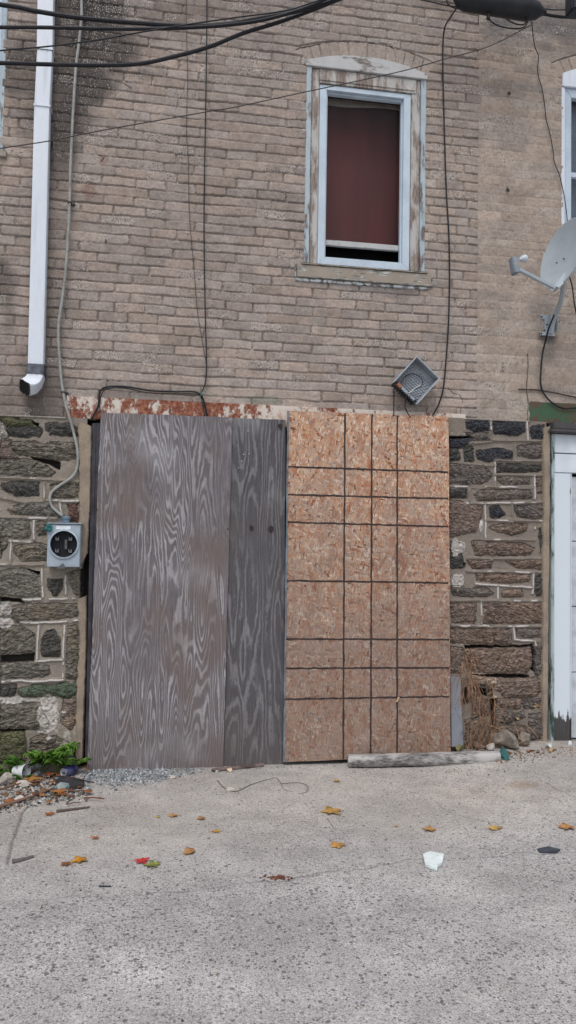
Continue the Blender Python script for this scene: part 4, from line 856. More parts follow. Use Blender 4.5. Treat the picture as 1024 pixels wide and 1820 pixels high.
# ------------------------------------------------------------------ meter box
bx0, bx1 = W(84,970,-.13).x, W(143,970,-.13).x; bz0, bz1 = W(112,1008,-.13).z, W(112,932,-.13).z; by = -.135; cxm = (bx0+bx1)/2
mb = empty('meter_box', (cxm, -.03, bz0), 'grey electric meter box without its meter on the stone wall', 'meter box')
wb = (bx1-bx0)/2; hb = (bz1-bz0)
m = MB()
cz_ = W(112,967,by).z; rr = .088*wb/.105
n_ = 32; vs, fs = [], []
ang = [2*math.pi*k/n_ for k in range(n_)]
def sqp(t):
    c, s = math.cos(t), math.sin(t); kx = (wb-.004)/abs(c) if abs(c) > 1e-6 else 9; up = (bz1-cz_-.004) if s > 0 else (cz_-bz0-.004); kz = up/abs(s) if abs(s) > 1e-6 else 9; k = min(kx, kz); return (cxm+c*k, cz_+s*k)
ang = sorted(ang+[math.atan2(s*((bz1-cz_) if s > 0 else (cz_-bz0)), c*wb) % (2*math.pi) for c in (-1,1) for s in (-1,1)])
for t in ang:
    x, z = sqp(t); vs.append((x, by, z)); vs.append((cxm+math.cos(t)*rr, by, cz_+math.sin(t)*rr)); vs.append((cxm+math.cos(t)*rr, by+.05, cz_+math.sin(t)*rr)); vs.append((x+(.004 if x > cxm else -.004)*(abs(x-cxm) > wb-.006), by+.006, z+(.004 if z > cz_ else -.004)*(abs(z-cz_) > .05 and (z > bz1-.006 or z < bz0+.006)))); vs.append((vs[-1][0], -.02, vs[-1][2]))
q = len(ang)
for i in range(q):
    j = (i+1) % q
    fs += [(i*5, i*5+1, j*5+1, j*5), (i*5+1, i*5+2, j*5+2, j*5+1), (i*5, j*5, j*5+3, i*5+3), (i*5+3, j*5+3, j*5+4, i*5+4)]
m.add(vs, fs); body = m.build('housing', GREYM, mb)
m = MB(); m.lathe([(rr*.98, .012), (rr*1.09, .010), (rr*1.11, .0), (rr*.98, -.002)], Matrix.Translation((cxm, by-.001, cz_)) @ Matrix.Rotation(math.pi/2, 4, 'X'), 40); m.build('socket_ring', simple('ring_metal', lin(176,188,200), .35, .3), mb, True)
m = MB(); m.lathe([(rr*.99, -.045), (0, -.046)], Matrix.Translation((cxm, by, cz_)) @ Matrix.Rotation(math.pi/2, 4, 'X'), 32); m.build('socket_back', simple('socket_dark', (.012,.014,.018), .6), mb)
JAW = simple('jaw_metal', lin(140,142,146), .4, .5)
for sx, sz in ((-.5,.42), (.45,.42), (-.5,-.48), (.45,-.48)):
    m = MB(); x, z = cxm+sx*rr, cz_+sz*rr
    for dx in (-.008, .008): m.box(x+dx-.002, x+dx+.002, by+.008, by+.045, z-.012, z+.010)
    m.box(x-.010, x+.010, by+.026, by+.044, z-.014, z+.0); m.build('jaw', JAW, mb, bevel=.001)
m = MB(); m.box(cxm+.004, cxm+.020, by+.012, by+.045, cz_-.034, cz_+.030); m.box(cxm+.007, cxm+.017, by+.008, by+.012, cz_-.004, cz_+.008); m.build('terminal_block', simple('block', lin(92,92,94), .6), mb, bevel=.001)
m = MB(); m.box(cxm-.052, cxm+.040, by-.0015, by-.0002, bz1-.033, bz1-.012); m.build('label_plate', simple('blank_label', lin(222,228,232), .6, 0, lin(200,206,212), 8), mb)
m = MB(); m.box(cxm-wb-.006, cxm+wb+.008, by-.008, -.02, bz1+.002, bz1+.009); m.build('top_flange', GREYM, mb, bevel=.002)
m = MB(); m.box(cxm-.030, cxm+.030, by+.035, by+.09, bz1+.0095, bz1+.020); m.lathe([(.0,.045),(.024,.045),(.028,.04),(.028,.028),(.024,.024),(.024,.008)], Matrix.Translation((cxm+.004, by+.06, bz1+.010)), 14); m.build('hub', simple('blue_grey_hub', lin(108,128,148), .5), mb, bevel=.001)
m = MB(); m.slab([Vector((cxm-.045,0,bz0-.012)), Vector((cxm+.012,0,bz0-.010)), Vector((cxm+.006,0,bz0+.022)), Vector((cxm-.006,0,bz0+.026))], by-.006, by-.001); m.build('latch_tag', simple('tag_dark', lin(104,108,112), .5, .3), mb, bevel=.001)
m = MB(); c0 = W(86,938,-.15)
for k in range(62):
    d = Vector((random.gauss(0,1), random.gauss(0,.4), random.gauss(0,1))).normalized(); p = c0+d*.004
    e = c0+d*(.016+.016*random.random()); m.tube([p, (p+e)/2+Vector((0,0,-.002)), e], [.006,.005,.001], 5)
o = m.build('rag', simple('teal_rag', lin(58,130,128), .8, 0, lin(40,98,98), 20), None, True, org=c0); tag(o, 'small frayed teal rag tied to the top left corner of the meter box', 'rag')

# ------------------------------------------------------------------ open enclosure hanging on the wall
EC = W(737.5, 678, -.10); an = math.radians(41.5); ax = Vector((math.cos(an), 0, -math.sin(an))); az = Vector((math.sin(an), 0, math.cos(an)))
ME = Matrix(((ax.x,0,az.x,EC.x),(ax.y,1,az.y,EC.y),(ax.z,0,az.z,EC.z),(0,0,0,1)))
en = empty('grey_enclosure', EC, 'open grey plastic cable enclosure hanging tilted on the wall below the window', 'enclosure')
ENC = simple('enclosure_plastic', lin(158,164,172), .55, 0, lin(134,142,150), 7, 0, .4)
hw_, hh_ = .113, .128; y0_, y1_ = -.035, .045
m = MB(); t_ = .005
m.box(-hw_, hw_, y1_-t_, y1_, -hh_, hh_, M=ME)
m.box(-hw_, -hw_+t_, y0_, y1_-t_-.0005, -hh_, hh_, M=ME); m.box(hw_-t_, hw_, y0_, y1_-t_-.0005, -hh_, hh_, M=ME)
m.box(-hw_+t_+.0005, hw_-t_-.0005, y0_, y1_-t_-.0005, hh_-t_, hh_, M=ME); m.build('shell', ENC, en)
m = MB()
for (a, b, c_, d_) in ((-hw_-.006, -hw_+.003, -hh_, hh_+.006), (hw_-.003, hw_+.006, -hh_, hh_+.006), (-hw_+.0035, hw_-.0035, hh_-.003, hh_+.006)): m.box(a, b, y0_-.006, y0_-.0005, c_, d_, M=ME)
m.build('rim', simple('enclosure_rim', lin(172,178,184), .5), en, bevel=.001)
m = MB()
for i in range(10):
    for j in range(10):
        x = -.096+i*.0205+(j % 2)*.010; z = -.085+j*.0185
        if x > .10: continue
        m.lathe([(.0, .010), (.0035, .010), (.008, .004), (.0085, 0)], ME @ Matrix.Translation((x, y1_-t_-.001, z)) @ Matrix.Rotation(math.pi/2, 4, 'X'), 6)
m.build('stud_plate', simple('stud_plastic', lin(176,182,188), .6, 0, lin(150,156,164), 9), en)
m = MB(); m.box(-hw_+.008, hw_-.008, -.01, y1_-.01, -hh_+.004, -hh_+.03, M=ME)
for k in range(9): m.box(-hw_+.012+k*.023, -hw_+.024+k*.023, -.045, .03, -hh_-.014, -hh_+.003, M=ME)
m.build('terminal_comb', simple('comb_black', (.02,.022,.026), .5), en, bevel=.001)
m = MB(); m.box(-.05, .085, -.014, -.0105, -hh_+.010, -hh_+.032, M=ME); m.build('terminal_strip', ENC, en, bevel=.001)
m = MB(); m.tube(spline([ME @ Vector(p) for p in ((-.07,-.02,-.09),(-.075,0,-.02),(-.04,.02,.045),(.03,.0,.05),(.055,-.02,0),(.03,-.025,-.06),(.02,-.03,-.115))]), .0032, 6); m.build('inner_wire', BLACKC, en, True)
m = MB(); m.tube([ME @ Vector(p) for p in ((.045,-.03,.0),(.03,-.032,-.05),(.02,-.035,-.11))], .0035, 6); m.build('white_wire', simple('white_wire', lin(200,204,208), .5), en, True)
for k in (-.06, .05): m = MB(); m.box(-hw_-.014, -hw_-.0065, .0, .02, k-.02, k+.02, M=ME); m.build('hinge_lug', ENC, en, bevel=.002)
m = MB(); m.box(-.085, -.05, -.03, .0, -hh_+.002, -hh_+.03, M=ME); m.build('copper_lug', simple('copper', lin(170,112,84), .5, .3), en, bevel=.002)
for pts, ys in ((((701,695),(700,715),(700,740)), (-.12,-.10,-.08)), (((723,700),(720,720),(724,733),(730,742)), (-.14,-.13,-.11,-.09))):
    m = MB(); m.tube(spline([W(a, b, y) for (a, b), y in zip(pts, ys)]), .0038, 6); m.build('lead_wire', BLACKC, en, True)
m = MB(); m.tube([EC+Vector((0,.05,0)), Vector((EC.x, .0, EC.z))], .012, 8); m.build('wall_bolt', DARKM, en, True)

# ------------------------------------------------------------------ satellite dish
DP = W(1000, 450, -.42); cdir = (CAM-DP).normalized()
side = (_r*-.93+_u*.36).normalized(); side = (side-cdir*side.dot(cdir)).normalized()
ca = math.radians(59); N = (cdir*math.cos(ca)+side*math.sin(ca)).normalized(); maj = N.cross(cdir).normalized(); maj = maj if maj.z > 0 else -maj; mnr = maj.cross(N).normalized()
sdh = empty('satellite_dish', W(972,590,0), 'light grey satellite dish on a bent mast bolted to the wall at right', 'satellite dish')
m = MB(); nr, ns = 10, 40; A_, B_ = .248, .232; vs = []; 
def dishp(r, t, off=0): return DP+maj*(A_*r*math.cos(t))+mnr*(B_*r*math.sin(t))+N*(.045*(r*r-1)+off)
vs = [dishp(0, 0)]+[dishp(i/nr, 2*math.pi*k/ns) for i in range(1, nr+1) for k in range(ns)]+[dishp(1.015, 2*math.pi*k/ns, -.004) for k in range(ns)]+[dishp(.99, 2*math.pi*k/ns, -.012) for k in range(ns)]+[dishp(0, 0, -.010)]
fs = [(0, 1+k, 1+(k+1) % ns) for k in range(ns)]+[(1+(i-1)*ns+k, 1+i*ns+k, 1+i*ns+(k+1) % ns, 1+(i-1)*ns+(k+1) % ns) for i in range(1, nr+2) for k in range(ns)]
last = len(vs)-1; fs += [(last, 1+(nr+1)*ns+(k+1) % ns, 1+(nr+1)*ns+k) for k in range(ns)]
m.add(vs, fs); m.build('reflector', DISHM, sdh, True)
m = MB()
for px, py in ((1002,460),(990,467),(978,499),(989,492)):
        m = MB(); d = (W(px, py, -.42)-CAM).normalized(); q = CAM+d*((DP-N*.035-CAM).dot(N)/d.dot(N)); m.lathe([(0,.006),(.005,.005),(.005,-.004)], Matrix.Translation(q) @ N.to_track_quat('Z', 'Y').to_matrix().to_4x4(), 8); m.build('bolt', DARKM, sdh, True)
P0 = W(984, 511, -.52); PE = W(922, 479, -.74)
m = MB(); dr = (PE-P0).normalized(); sx = dr.cross(Vector((0,0,1))).normalized(); sz = sx.cross(dr)
MA = Matrix(((dr.x,sx.x,sz.x,P0.x),(dr.y,sx.y,sz.y,P0.y),(dr.z,sx.z,sz.z,P0.z),(0,0,0,1))); LA = (PE-P0).length
m.box(0, LA, -.011, .011, -.012, .012, M=MA); m.build('feed_arm', DISHM, sdh, bevel=.003)
m = MB(); H0, H1 = W(916,486,-.75), W(911,458,-.75); hd = (H1-H0).normalized(); s2 = hd.cross(Vector((0,1,0))).normalized(); s3 = s2.cross(hd)
MH = Matrix(((s2.x,s3.x,hd.x,H0.x),(s2.y,s3.y,hd.y,H0.y),(s2.z,s3.z,hd.z,H0.z),(0,0,0,1))); m.box(-.018, .018, -.03, .03, -.006, (H1-H0).length, M=MH); m.build('receiver_body', simple('receiver_grey', lin(140,150,160), .5), sdh, bevel=.006)
fdv = (DP-W(924,460,-.74)).normalized(); m = MB(); m.lathe([(0,-.05),(.010,-.05),(.010,-.012),(.017,-.010),(.019,.008),(.024,.010),(.026,.026),(.018,.034),(0,.036)], Matrix.Translation(W(929,460,-.72)) @ fdv.to_track_quat('Z', 'Y').to_matrix().to_4x4(), 20); m.build('feed_horn', simple('horn_white', lin(196,204,210), .5, 0, lin(170,180,188), 6), sdh, True)
m = MB(); m.tube(spline([W(979,592,-.035), W(982,578,-.05), W(988,558,-.11), W(996,538,-.20), W(1000,520,-.28), W(1001,500,-.34), W(1001,486,-.37)], 6), .0175, 14); m.build('mast', DISHM, sdh, True)
m = MB(); q0, q1 = W(984,513,-.50), W(1012,474,-.36); dd = (q1-q0).normalized(); ee = dd.cross(N).normalized()
for s in (-1, 1):
    b_ = ee*(.022*s)-N*.01; m.add([q0+b_+N*.02, q1+b_+N*.02, q1+b_-N*.055, q0+b_-N*.02, q0+b_+N*.02+ee*.003, q1+b_+N*.02+ee*.003, q1+b_-N*.055+ee*.003, q0+b_-N*.02+ee*.003], [(0,1,2,3),(7,6,5,4),(0,4,5,1),(1,5,6,2),(2,6,7,3),(3,7,4,0)])
m.add([q0-N*.008+ee*-.022, q0-N*.008+ee*.022, q1-N*.008+ee*.022, q1-N*.008+ee*-.022, q0-N*.014+ee*-.022, q0-N*.014+ee*.022, q1-N*.014+ee*.022, q1-N*.014+ee*-.022], [(0,1,2,3),(7,6,5,4),(0,4,5,1),(1,5,6,2),(2,6,7,3),(3,7,4,0)])
m.build('back_bracket', DISHM, sdh)
m = MB(); p = W(1016,474,-.36); m.lathe([(0,.03),(.03,.03),(.034,.02),(.034,-.02),(.03,-.03),(0,-.03)], Matrix.Translation(p) @ Matrix.Rotation(1.2, 4, 'Y'), 16); m.build('clamp_knuckle', simple('dark_knuckle', (.03,.032,.036), .5), sdh, True)
m = MB()
a, b, c_, d_ = W(960,560,-.012), W(986,562,-.012), W(984,592,-.012), W(967,590,-.012)
m.slab([d_, c_, W(986,572,-.012), b, a, W(962,567,-.012), W(968,568,-.012)], -.016, -.004)
m.slab([W(960,596,-.012), W(986,598,-.012), W(985,591,-.012), W(961,590,-.012)], -.020, -.004)
m.box(W(972,590).x, W(972,590).x+.004, -.06, -.016, W(972,592).z, W(975,562).z); m.box(W(984,590).x, W(984,590).x+.004, -.06, -.016, W(984,592).z, W(984,562).z); m.build('wall_bracket', DISHM, sdh, bevel=.0015)
for px, py in ((963,563),(972,577),(983,574),(968,587),(962,593)): m = MB(); m.lathe([(0,.008),(.006,.007),(.006,0)], Matrix.Translation(W(px, py, -.02)) @ Matrix.Rotation(math.pi/2, 4, 'X'), 8); m.build('lag_screw', DARKM, sdh, True)

# ------------------------------------------------------------------ timber, post, strips at the foot
def beam(name, a, b, w_, h_, mat, label, cat, bev=.008, tw=0, n_=16):
    d = b-a; L = d.length; dr = d.normalized(); sx = dr.cross(Vector((0,0,1))).normalized(); sz = sx.cross(dr)
    M = Matrix(((dr.x,sx.x,sz.x,a.x),(dr.y,sx.y,sz.y,a.y),(dr.z,sx.z,sz.z,a.z),(0,0,0,1)))
    m = MB(); sec = []; K = 10
    for i in range(n_+1):
        t = i/n_
        for k in range(K):
            an = 2*math.pi*(k+.5)/K; c, s = math.cos(an), math.sin(an); pw = .55; r_ = 1+(random.random()-.5)*.08
            y = math.copysign(abs(c)**pw, c)*w_/2*r_; z = h_/2+math.copysign(abs(s)**pw, s)*h_/2*r_
            m.v.append(tuple(M @ Vector((t*L+(random.random()-.5)*.01*(i in (0, n_)), y, z))))
    m.f = [(i*K+k, i*K+(k+1) % K, (i+1)*K+(k+1) % K, (i+1)*K+k) for i in range(n_) for k in range(K)]+[tuple(range(K-1, -1, -1)), tuple(n_*K+k for k in range(K))]; m.m = [0]*len(m.f)
    o = m.build(name, mat, None, True, org=a); tag(o, label, cat); return o
a = P(622, 1366); b = P(893, 1352); a.z += .0; b.z = a.z+.045
o = beam('timber', a+Vector((0,.04,0)), b+Vector((0,.04,0)), .085, .082, WOODG, 'long weathered grey timber lying on the ground at the foot of the strand board', 'timber')
nails(o, [(672,1355),(784,1352)], a.y-.005, NAIL, .010)
a = P(377, 1372); b = P(468, 1362); beam('wood_strip', a, b, .03, .022, mk_peel('brown_strip_wood', lin(120,104,100), lin(86,74,72), .4, .6, (.3,1,1), 14), 'thin brown wood strip lying at the foot of the narrow dark plywood', 'wood strip')
m = MB(); q = [W(803,1328,-.075), W(824,1326,-.075), W(819,1203,-.045), W(801,1203,-.045)]
vs = q+[p+Vector((0,.02,0)) for p in q]; m.add(vs, [(0,1,2,3),(7,6,5,4),(0,4,5,1),(1,5,6,2),(2,6,7,3),(3,7,4,0)]); o = m.build('grey_plank', mk_peel('blue_grey_board', lin(128,132,140), lin(98,98,102), .55, .64), None, bevel=.003, org=q[0]); tag(o, 'short blue grey plank standing against the right edge of the strand board', 'plank')

# ------------------------------------------------------------------ debris
def rock(name, p, s, mat, label, cat='rock', group=None, flat=.6, seed=0):
    p = Vector((p.x, min(p.y, -.045-s[1]*.7) if p.x > 2 else p.y, float(gz(p.x, min(p.y, -.05)))))
    bm = bmesh.new(); bmesh.ops.create_icosphere(bm, subdivisions=3, radius=1); R = random.Random(seed)
    pl = [(Vector((R.gauss(0,1), R.gauss(0,1), R.gauss(0,1))).normalized(), .42+.38*R.random()) for _ in range(16)]
    for v in bm.verts:
        for n_, d_ in pl:
            e = v.co.dot(n_)-d_
            if e > 0: v.co -= n_*e
        v.co *= 1.35+.06*R.random(); v.co.x *= s[0]; v.co.y *= s[1]; v.co.z *= s[2]
    zmin = min(v.co.z for v in bm.verts)
    me = bpy.data.meshes.new(name); bm.to_mesh(me); bm.free(); o = link(name, me, mat); o.location = p-Vector((0,0,zmin*.8)); o.rotation_euler.z = R.random()*6
    return tag(o, label, cat, group)
RK = simple('rubble_stone', lin(150,142,132), .9, 0, lin(112,104,96), 22, .006, .1)
RK2 = simple('pale_rubble', lin(190,184,176), .9, 0, lin(150,142,136), 20, .006, .1)
RKD = simple('brown_rubble', lin(122,106,94), .9, 0, lin(92,80,70), 20, .006, .1)
GRP = 'rubble at the foot of the stone pier'
rock('rubble_stone', P(905,1330), (.10,.05,.06), RK, 'largest grey rubble stone right of the timber end', 'rubble', GRP, seed=1)
rock('rubble_stone', P(880,1318)+Vector((0,.05,.02)), (.10,.05,.03), RKD, 'long brown rubble slab at the foot of the stone pier', 'rubble', GRP, seed=2)
rock('rubble_stone', P(925,1318)+Vector((0,.05,.02)), (.05,.04,.04), RK, 'small upright rubble lump against the pier corner', 'rubble', GRP, seed=3)
rock('rubble_stone', P(855,1333)+Vector((0,.04,.0)), (.05,.04,.03), RKD, 'small brown rubble lump under the dry vines', 'rubble', GRP, seed=4)
rock('rubble_stone', P(812,1335)+Vector((0,.03,.0)), (.032,.03,.03), simple('mossy', lin(112,112,72), .9, 0, lin(84,84,54), 18), 'round mossy stone in front of the blue grey plank', 'rubble', GRP, seed=5)
for i_, (px, dy, sx, sy, sz, mt_, lb) in enumerate(((893,.10,.07,.04,.06,RK,'grey block leaning on the pier behind the largest rubble stone'), (938,.02,.035,.03,.022,RKD,'small brown block between the rubble and the door post'), (868,.03,.045,.03,.025,RK2,'pale block at the end of the timber'), (917,-.03,.028,.02,.016,RK,'little grey stone in front of the largest rubble stone'), (842,.02,.03,.03,.022,RKD,'brown lump among the roots of the dry vines'))):
    q_ = P(px, 1330); rock('rubble_stone', Vector((q_.x, -.10-dy*0-.02*i_, 0)), (sx, sy, sz), mt_, lb, 'rubble', GRP, seed=30+i_)
rock('foam_scrap', P(976,1330), (.045,.028,.02), simple('white_foam', lin(208,210,212), .8), 'white foam scrap near the foot of the white door post', 'litter', None, seed=6)
rock('foam_scrap', P(979,1336), (.036,.02,.012), simple('tan_scrap', lin(188,158,116), .8), 'tan scrap just below the white foam near the door post', 'litter', None, seed=16)
rock('pebble', P(1013,1324), (.022,.016,.015), simple('white_pebble', lin(205,212,220), .5), 'white pebble under the white door post at the right edge', 'pebble', None, seed=7)
rock('rubble_stone', P(409,1372), (.020,.016,.016), simple('cream_stone', lin(205,186,164), .9), 'cream pebble below the thin brown wood strip', 'pebble', None, seed=8)
rock('rubble_stone', P(409,1406), (.026,.02,.016), RK2, 'white chalky stone beside the bent wire on the apron', 'pebble', None, seed=9)
rock('rubble_stone', P(306,1384), (.022,.018,.010), RK2, 'flat white chip below the wide plywood sheet', 'pebble', None, seed=10)
rock('rubble_stone', P(12,1392), (.12,.06,.035), RK2, 'pale concrete lump at the lower left edge', 'rubble', None, seed=11)
rock('rubble_stone', P(42,1402)+Vector((0,.03,0)), (.06,.04,.02), RK2, 'smaller pale concrete lump right of the one at the left edge', 'rubble', None, seed=12)
rock('rubble_stone', P(110,1404), (.06,.045,.022), simple('bluish_slab', lin(150,162,162), .8, 0, lin(120,130,130), 30, .006), 'bluish flat stone under the black plastic scrap', 'rubble', None, seed=13)
rock('rubble_stone', P(35,1425), (.03,.03,.022), RK2, 'white stone on the stick pile at the left', 'rubble', None, seed=14)

def scatter(name, n_, region, size, cols, label, cat, seed, zoff=0):
    R = random.Random(seed); M0 = MB(); mats = [simple(f'{name}_{chr(97+i)}', c, .85, 0, None, 40, 0, .3) for i, c in enumerate(cols)]
    base = [Vector(v) for v in ((1,0,0),(-1,0,0),(0,1,0),(0,-1,0),(0,0,1),(0,0,-1))]; fc = [(0,2,4),(2,1,4),(1,3,4),(3,0,4),(2,0,5),(1,2,5),(3,1,5),(0,3,5)]
    for _ in range(n_):
        px, py, k = region(R)
        p = P(px, py); s = size*(.45+R.random()**2*1.3)*k; q = Matrix.Rotation(R.random()*6, 3, 'Z') @ Matrix.Rotation(R.random()*3, 3, 'X')
        M0.add([p+Vector((0,0,s*.3+zoff))+q @ Vector((v.x*s*(.6+.6*R.random()), v.y*s*(.6+.6*R.random()), v.z*s*(.5+.5*R.random()))) for v in base], fc, R.randrange(len(cols)))
    o = M0.build(name, mats); tag(o, label, cat, None, 'stuff'); return o
def reg_gravel(R):
    while True:
        x = R.gauss(215, 70); y = 1367+abs(R.gauss(0, 15))
        if 150 < x < 400 and y < 1368+45*max(.15, 1-abs(x-190)/190): return x, y, 1
scatter('gravel', 2600, reg_gravel, .008, [lin(150,156,160), lin(118,124,130), lin(180,184,186), lin(96,100,106), lin(140,140,138)], 'loose blue grey crushed gravel heaped along the foot of the plywood', 'gravel', 3)
def reg_deb(R):
    x = R.random()**1.2*195-40; y = 1378+R.random()*70*(1-max(x,0)/330); 
    if R.random() < .5: y = 1385+R.random()*40
    return x, y, .8+R.random()*.8
scatter('rubbish_bits', 2600, reg_deb, .0068, [lin(170,168,164), lin(128,120,112), lin(96,84,74), lin(150,158,160), lin(120,88,62), lin(200,200,198), lin(70,66,64)], 'scattered small stones, glass and bark bits at the left edge', 'debris', 4)
def reg_wall(R):
    x = 400+R.random()*560; y = 1366-(x-400)*.045+abs(R.gauss(0, 7)); 
    if 620 < x < 900: y += 18
    return x, y, .6
scatter('grit', 420, reg_wall, .006, [lin(150,144,138), lin(110,104,98), lin(180,176,170), lin(84,74,66)], 'fine grit and crumbs along the foot of the wall', 'grit', 5)
scatter('loose_grit', 900, lambda R: (R.random()*1060-20, 1385+R.random()**1.4*430, .45+.4*R.random()), .0052, [lin(168,162,156), lin(120,116,112), lin(205,202,198), lin(74,72,72), lin(140,118,98)], 'sparse tiny stones scattered over the whole apron', 'grit', 6)
def reg_r(R): x = 880+R.random()*170; return x, 1338-(x-880)*.08+abs(R.gauss(0, 9)), .8
scatter('pier_crumbs', 520, reg_r, .007, [lin(150,140,128), lin(120,100,84), lin(176,170,160), lin(96,72,56), lin(150,104,72)], 'brown crumbs and leaf bits at the foot of the pier', 'debris', 7)

# leaves
def leaf(px, py, size, col, label, kind='maple', rot=0, seed=0, name='fallen_leaf', tint2=None, lift=0):
    size *= 1.12; R = random.Random(seed); p = P(px, py); N_ = 40; vs = [Vector((0,0,.15*size))]
    for k in range(N_):
        t = 2*math.pi*k/N_
        if kind == 'maple':
            r = .52+.48*max(abs(math.cos(2.5*t)), 0)**1.6*(1 if abs(t-math.pi) > .5 else .55)+.07*math.sin(17*t)
        else: r = .55+.35*abs(math.cos(t))+.05*math.sin(9*t)
        r *= size*(.92+.16*R.random()); z = .13*size*math.sin(2*t+seed)*(r/size)+.10*size*R.random()*.6
        vs.append(Vector((r*math.cos(t), r*math.sin(t), z)))
    vs2 = [v*.55+Vector((0,0,.10*size+.02*size*R.random())) if i else v for i, v in enumerate(vs)]
    V_ = [vs[0]]+vs2[1:]+vs[1:]; m = MB()
    Mx = Matrix.Rotation(rot, 3, 'Z')
    zmin = min(v.z for v in V_)
    m.add([p+Mx @ v+Vector((0,0,.003-zmin+lift)) for v in V_], [(0, 1+k, 1+(k+1) % N_) for k in range(N_)]+[(1+k, 1+N_+k, 1+N_+(k+1) % N_, 1+(k+1) % N_) for k in range(N_)])
    st = p+Vector((0,0,.004-zmin+lift)); e = Mx @ Vector((-1.5*size, .2*size, 0)); m.tube([st, st+e*.6+Vector((0,0,.002)), st+e], .0012, 4)
    col = tuple(c*.9 for c in col)
    mt = simple('leaf_'+str(seed), lin(*col), .75, 0, lin(*(tint2 or tuple(c*.72 for c in col))), 30, .001, .25)
    o = m.build(name, mt, None, True, org=p); return tag(o, label, 'leaf', 'fallen leaves')
L_ = [(588,1445,.060,(205,160,92),'largest yellow maple leaf, on the apron below the strand board','maple',.4), (601,1504,.040,(204,152,84),'ochre maple leaf below the largest yellow one','maple',2.2),
 (763,1476,.034,(204,156,98),'ochre leaf above the white paper scrap','maple',1.1), (881,1473,.036,(206,168,100),'pale yellow oval leaf right of the white paper scrap','oval',.2), (1008,1472,.042,(205,150,92),'ochre leaf touching the right edge of the picture','maple',2.8),
 (599,1389,.022,(206,158,78),'small yellow leaf just below the timber','maple',.7), (337,1515,.038,(196,146,96),'tan folded leaf right of the red one','oval',1.2), (384,1479,.024,(212,166,84),'small yellow leaf above and right of the tan folded leaf','maple',.3),
 (358,1456,.026,(184,136,84),'brown leaf below the middle of the plywood','maple',2.0), (308,1451,.028,(198,152,96),'tan leaf below the wide plywood sheet','maple',3.0), (281,1453,.011,(206,190,50),'tiny lime yellow leaf left of the tan one','oval',0),
 (169,1490,.022,(182,128,92),'small brown leaf in the left part of the apron','maple',1.7), (142,1531,.038,(214,148,48),'bright orange maple leaf at lower left','maple',.9), (118,1537,.026,(140,96,58),'crumpled brown leaf beside the bright orange one','maple',2.5),
 (252,1532,.034,(214,62,62),'bright red maple leaf under the green one','maple',.2), (270,1539,.036,(152,162,84),'green lobed leaf overlapping the red one','maple',1.6), (88,1448,.028,(178,112,62),'orange brown leaf at the edge of the left rubbish','maple',1.3),
 (60,1393,.060,(176,126,70),'large curled brown leaf on the rubbish below the white cup','maple',.5), (105,1414,.045,(180,120,68),'orange brown leaf on the rubbish below the can','maple',2.4), (20,1425,.035,(186,112,50),'orange leaf at the left edge of the rubbish','maple',1.9),
 (158,1362,.040,(190,124,66),'orange brown leaf at the foot of the dark steel jamb','oval',1.4), (138,1362,.026,(186,140,92),'small tan leaf right of the can','oval',2.9), (410,1360,.024,(176,112,66),'orange leaf lying behind the thin brown wood strip','oval',.6),
 (704,1470,.012,(202,164,120),'tiny tan leaf left of the ochre one','oval',.1), (125,1326,.035,(186,104,50),'orange leaf caught against the stone wall by the weeds','maple',.8), (90,1383,.04,(150,92,58),'dark reddish leaf between cup and can','maple',2.1)]
for i, (px, py, s, c, lb, kd, rt) in enumerate(L_): leaf(px, py, s, c, lb, kd, rt, i, lift=.02 if lb.startswith(('large curled','orange brown leaf on','dark reddish')) else 0)
# brown crumbs patch
scatter('leaf_crumbs', 90, lambda R: (R.gauss(493,12), R.gauss(1561,2.2), 1), .006, [lin(120,78,62), lin(96,66,54)], 'crumbled brown leaf bits in the crack', 'debris', 8)
RL = random.Random(71)
for i in range(30):
    x, y = RL.uniform(-8, 172), RL.uniform(1376, 1436); y = min(y, 1442-max(0, x-40)*.25)
    leaf(x, y, RL.uniform(.014, .034), [(150,96,56),(120,82,58),(176,120,70),(140,104,76)][i % 4], 'small crumpled brown leaf in the rubbish at the lower left of the wall', RL.choice(('maple','oval')), RL.uniform(0, 6), 100+i % 4, lift=RL.uniform(.008, .03))
for i in range(12):
    x = RL.uniform(835, 960); leaf(x, 1340-(x-880)*.06+RL.uniform(-4, 8), RL.uniform(.012, .022), [(150,96,66),(124,84,60)][i % 2], 'small crumpled brown leaf lying at the foot of the stone pier', 'oval', RL.uniform(0, 6), 104+i % 2)
RL = random.Random(77)
for i in range(26):
    m = MB(); x, y = RL.uniform(-5, 165), RL.uniform(1384, 1436); x -= max(0, (y-1410))*.8
    p0 = P(x, y)+Vector((0,0,.018)); an_ = RL.gauss(.5, .7); Ls = RL.uniform(.04, .13); e = Vector((math.cos(an_), math.sin(an_)*.6, RL.uniform(-.06, .10)))*Ls
    m.tube([p0, p0+e*.5+Vector((0,0,.004)), p0+e], RL.uniform(.0018, .005), 5)
    o = m.build('twig', simple('twig_%d' % (i % 4), [lin(112,88,72), lin(90,76,68), lin(136,108,84), lin(120,76,56)][i % 4], .85, 0, None, 30), None, True, org=p0)
    tag(o, 'small twig or bark strip lying in the rubbish at the lower left of the wall', 'twig', 'twigs in the left rubbish')
def stick(pts, r, col, label, name='stick', lift=.006, grp='sticks on the ground'):
    q = [P(a, b)+Vector((0,0,lift)) for a, b in pts]; m = MB(); m.tube(spline(q, 4), [r*(1-.5*i/(4*(len(q)-1))) for i in range(4*(len(q)-1)+1)], 6); o = m.build(name, simple(name+str(len(COL.objects)), lin(*col), .85, 0, None, 30), None, True, org=q[0]); return tag(o, label, 'wire' if 'wire' in name else 'stick', grp)
stick([(-20,1446),(30,1430),(60,1420),(96,1406)], .011, (124,98,84), 'long brown stick sloping across the left rubbish', lift=.02)
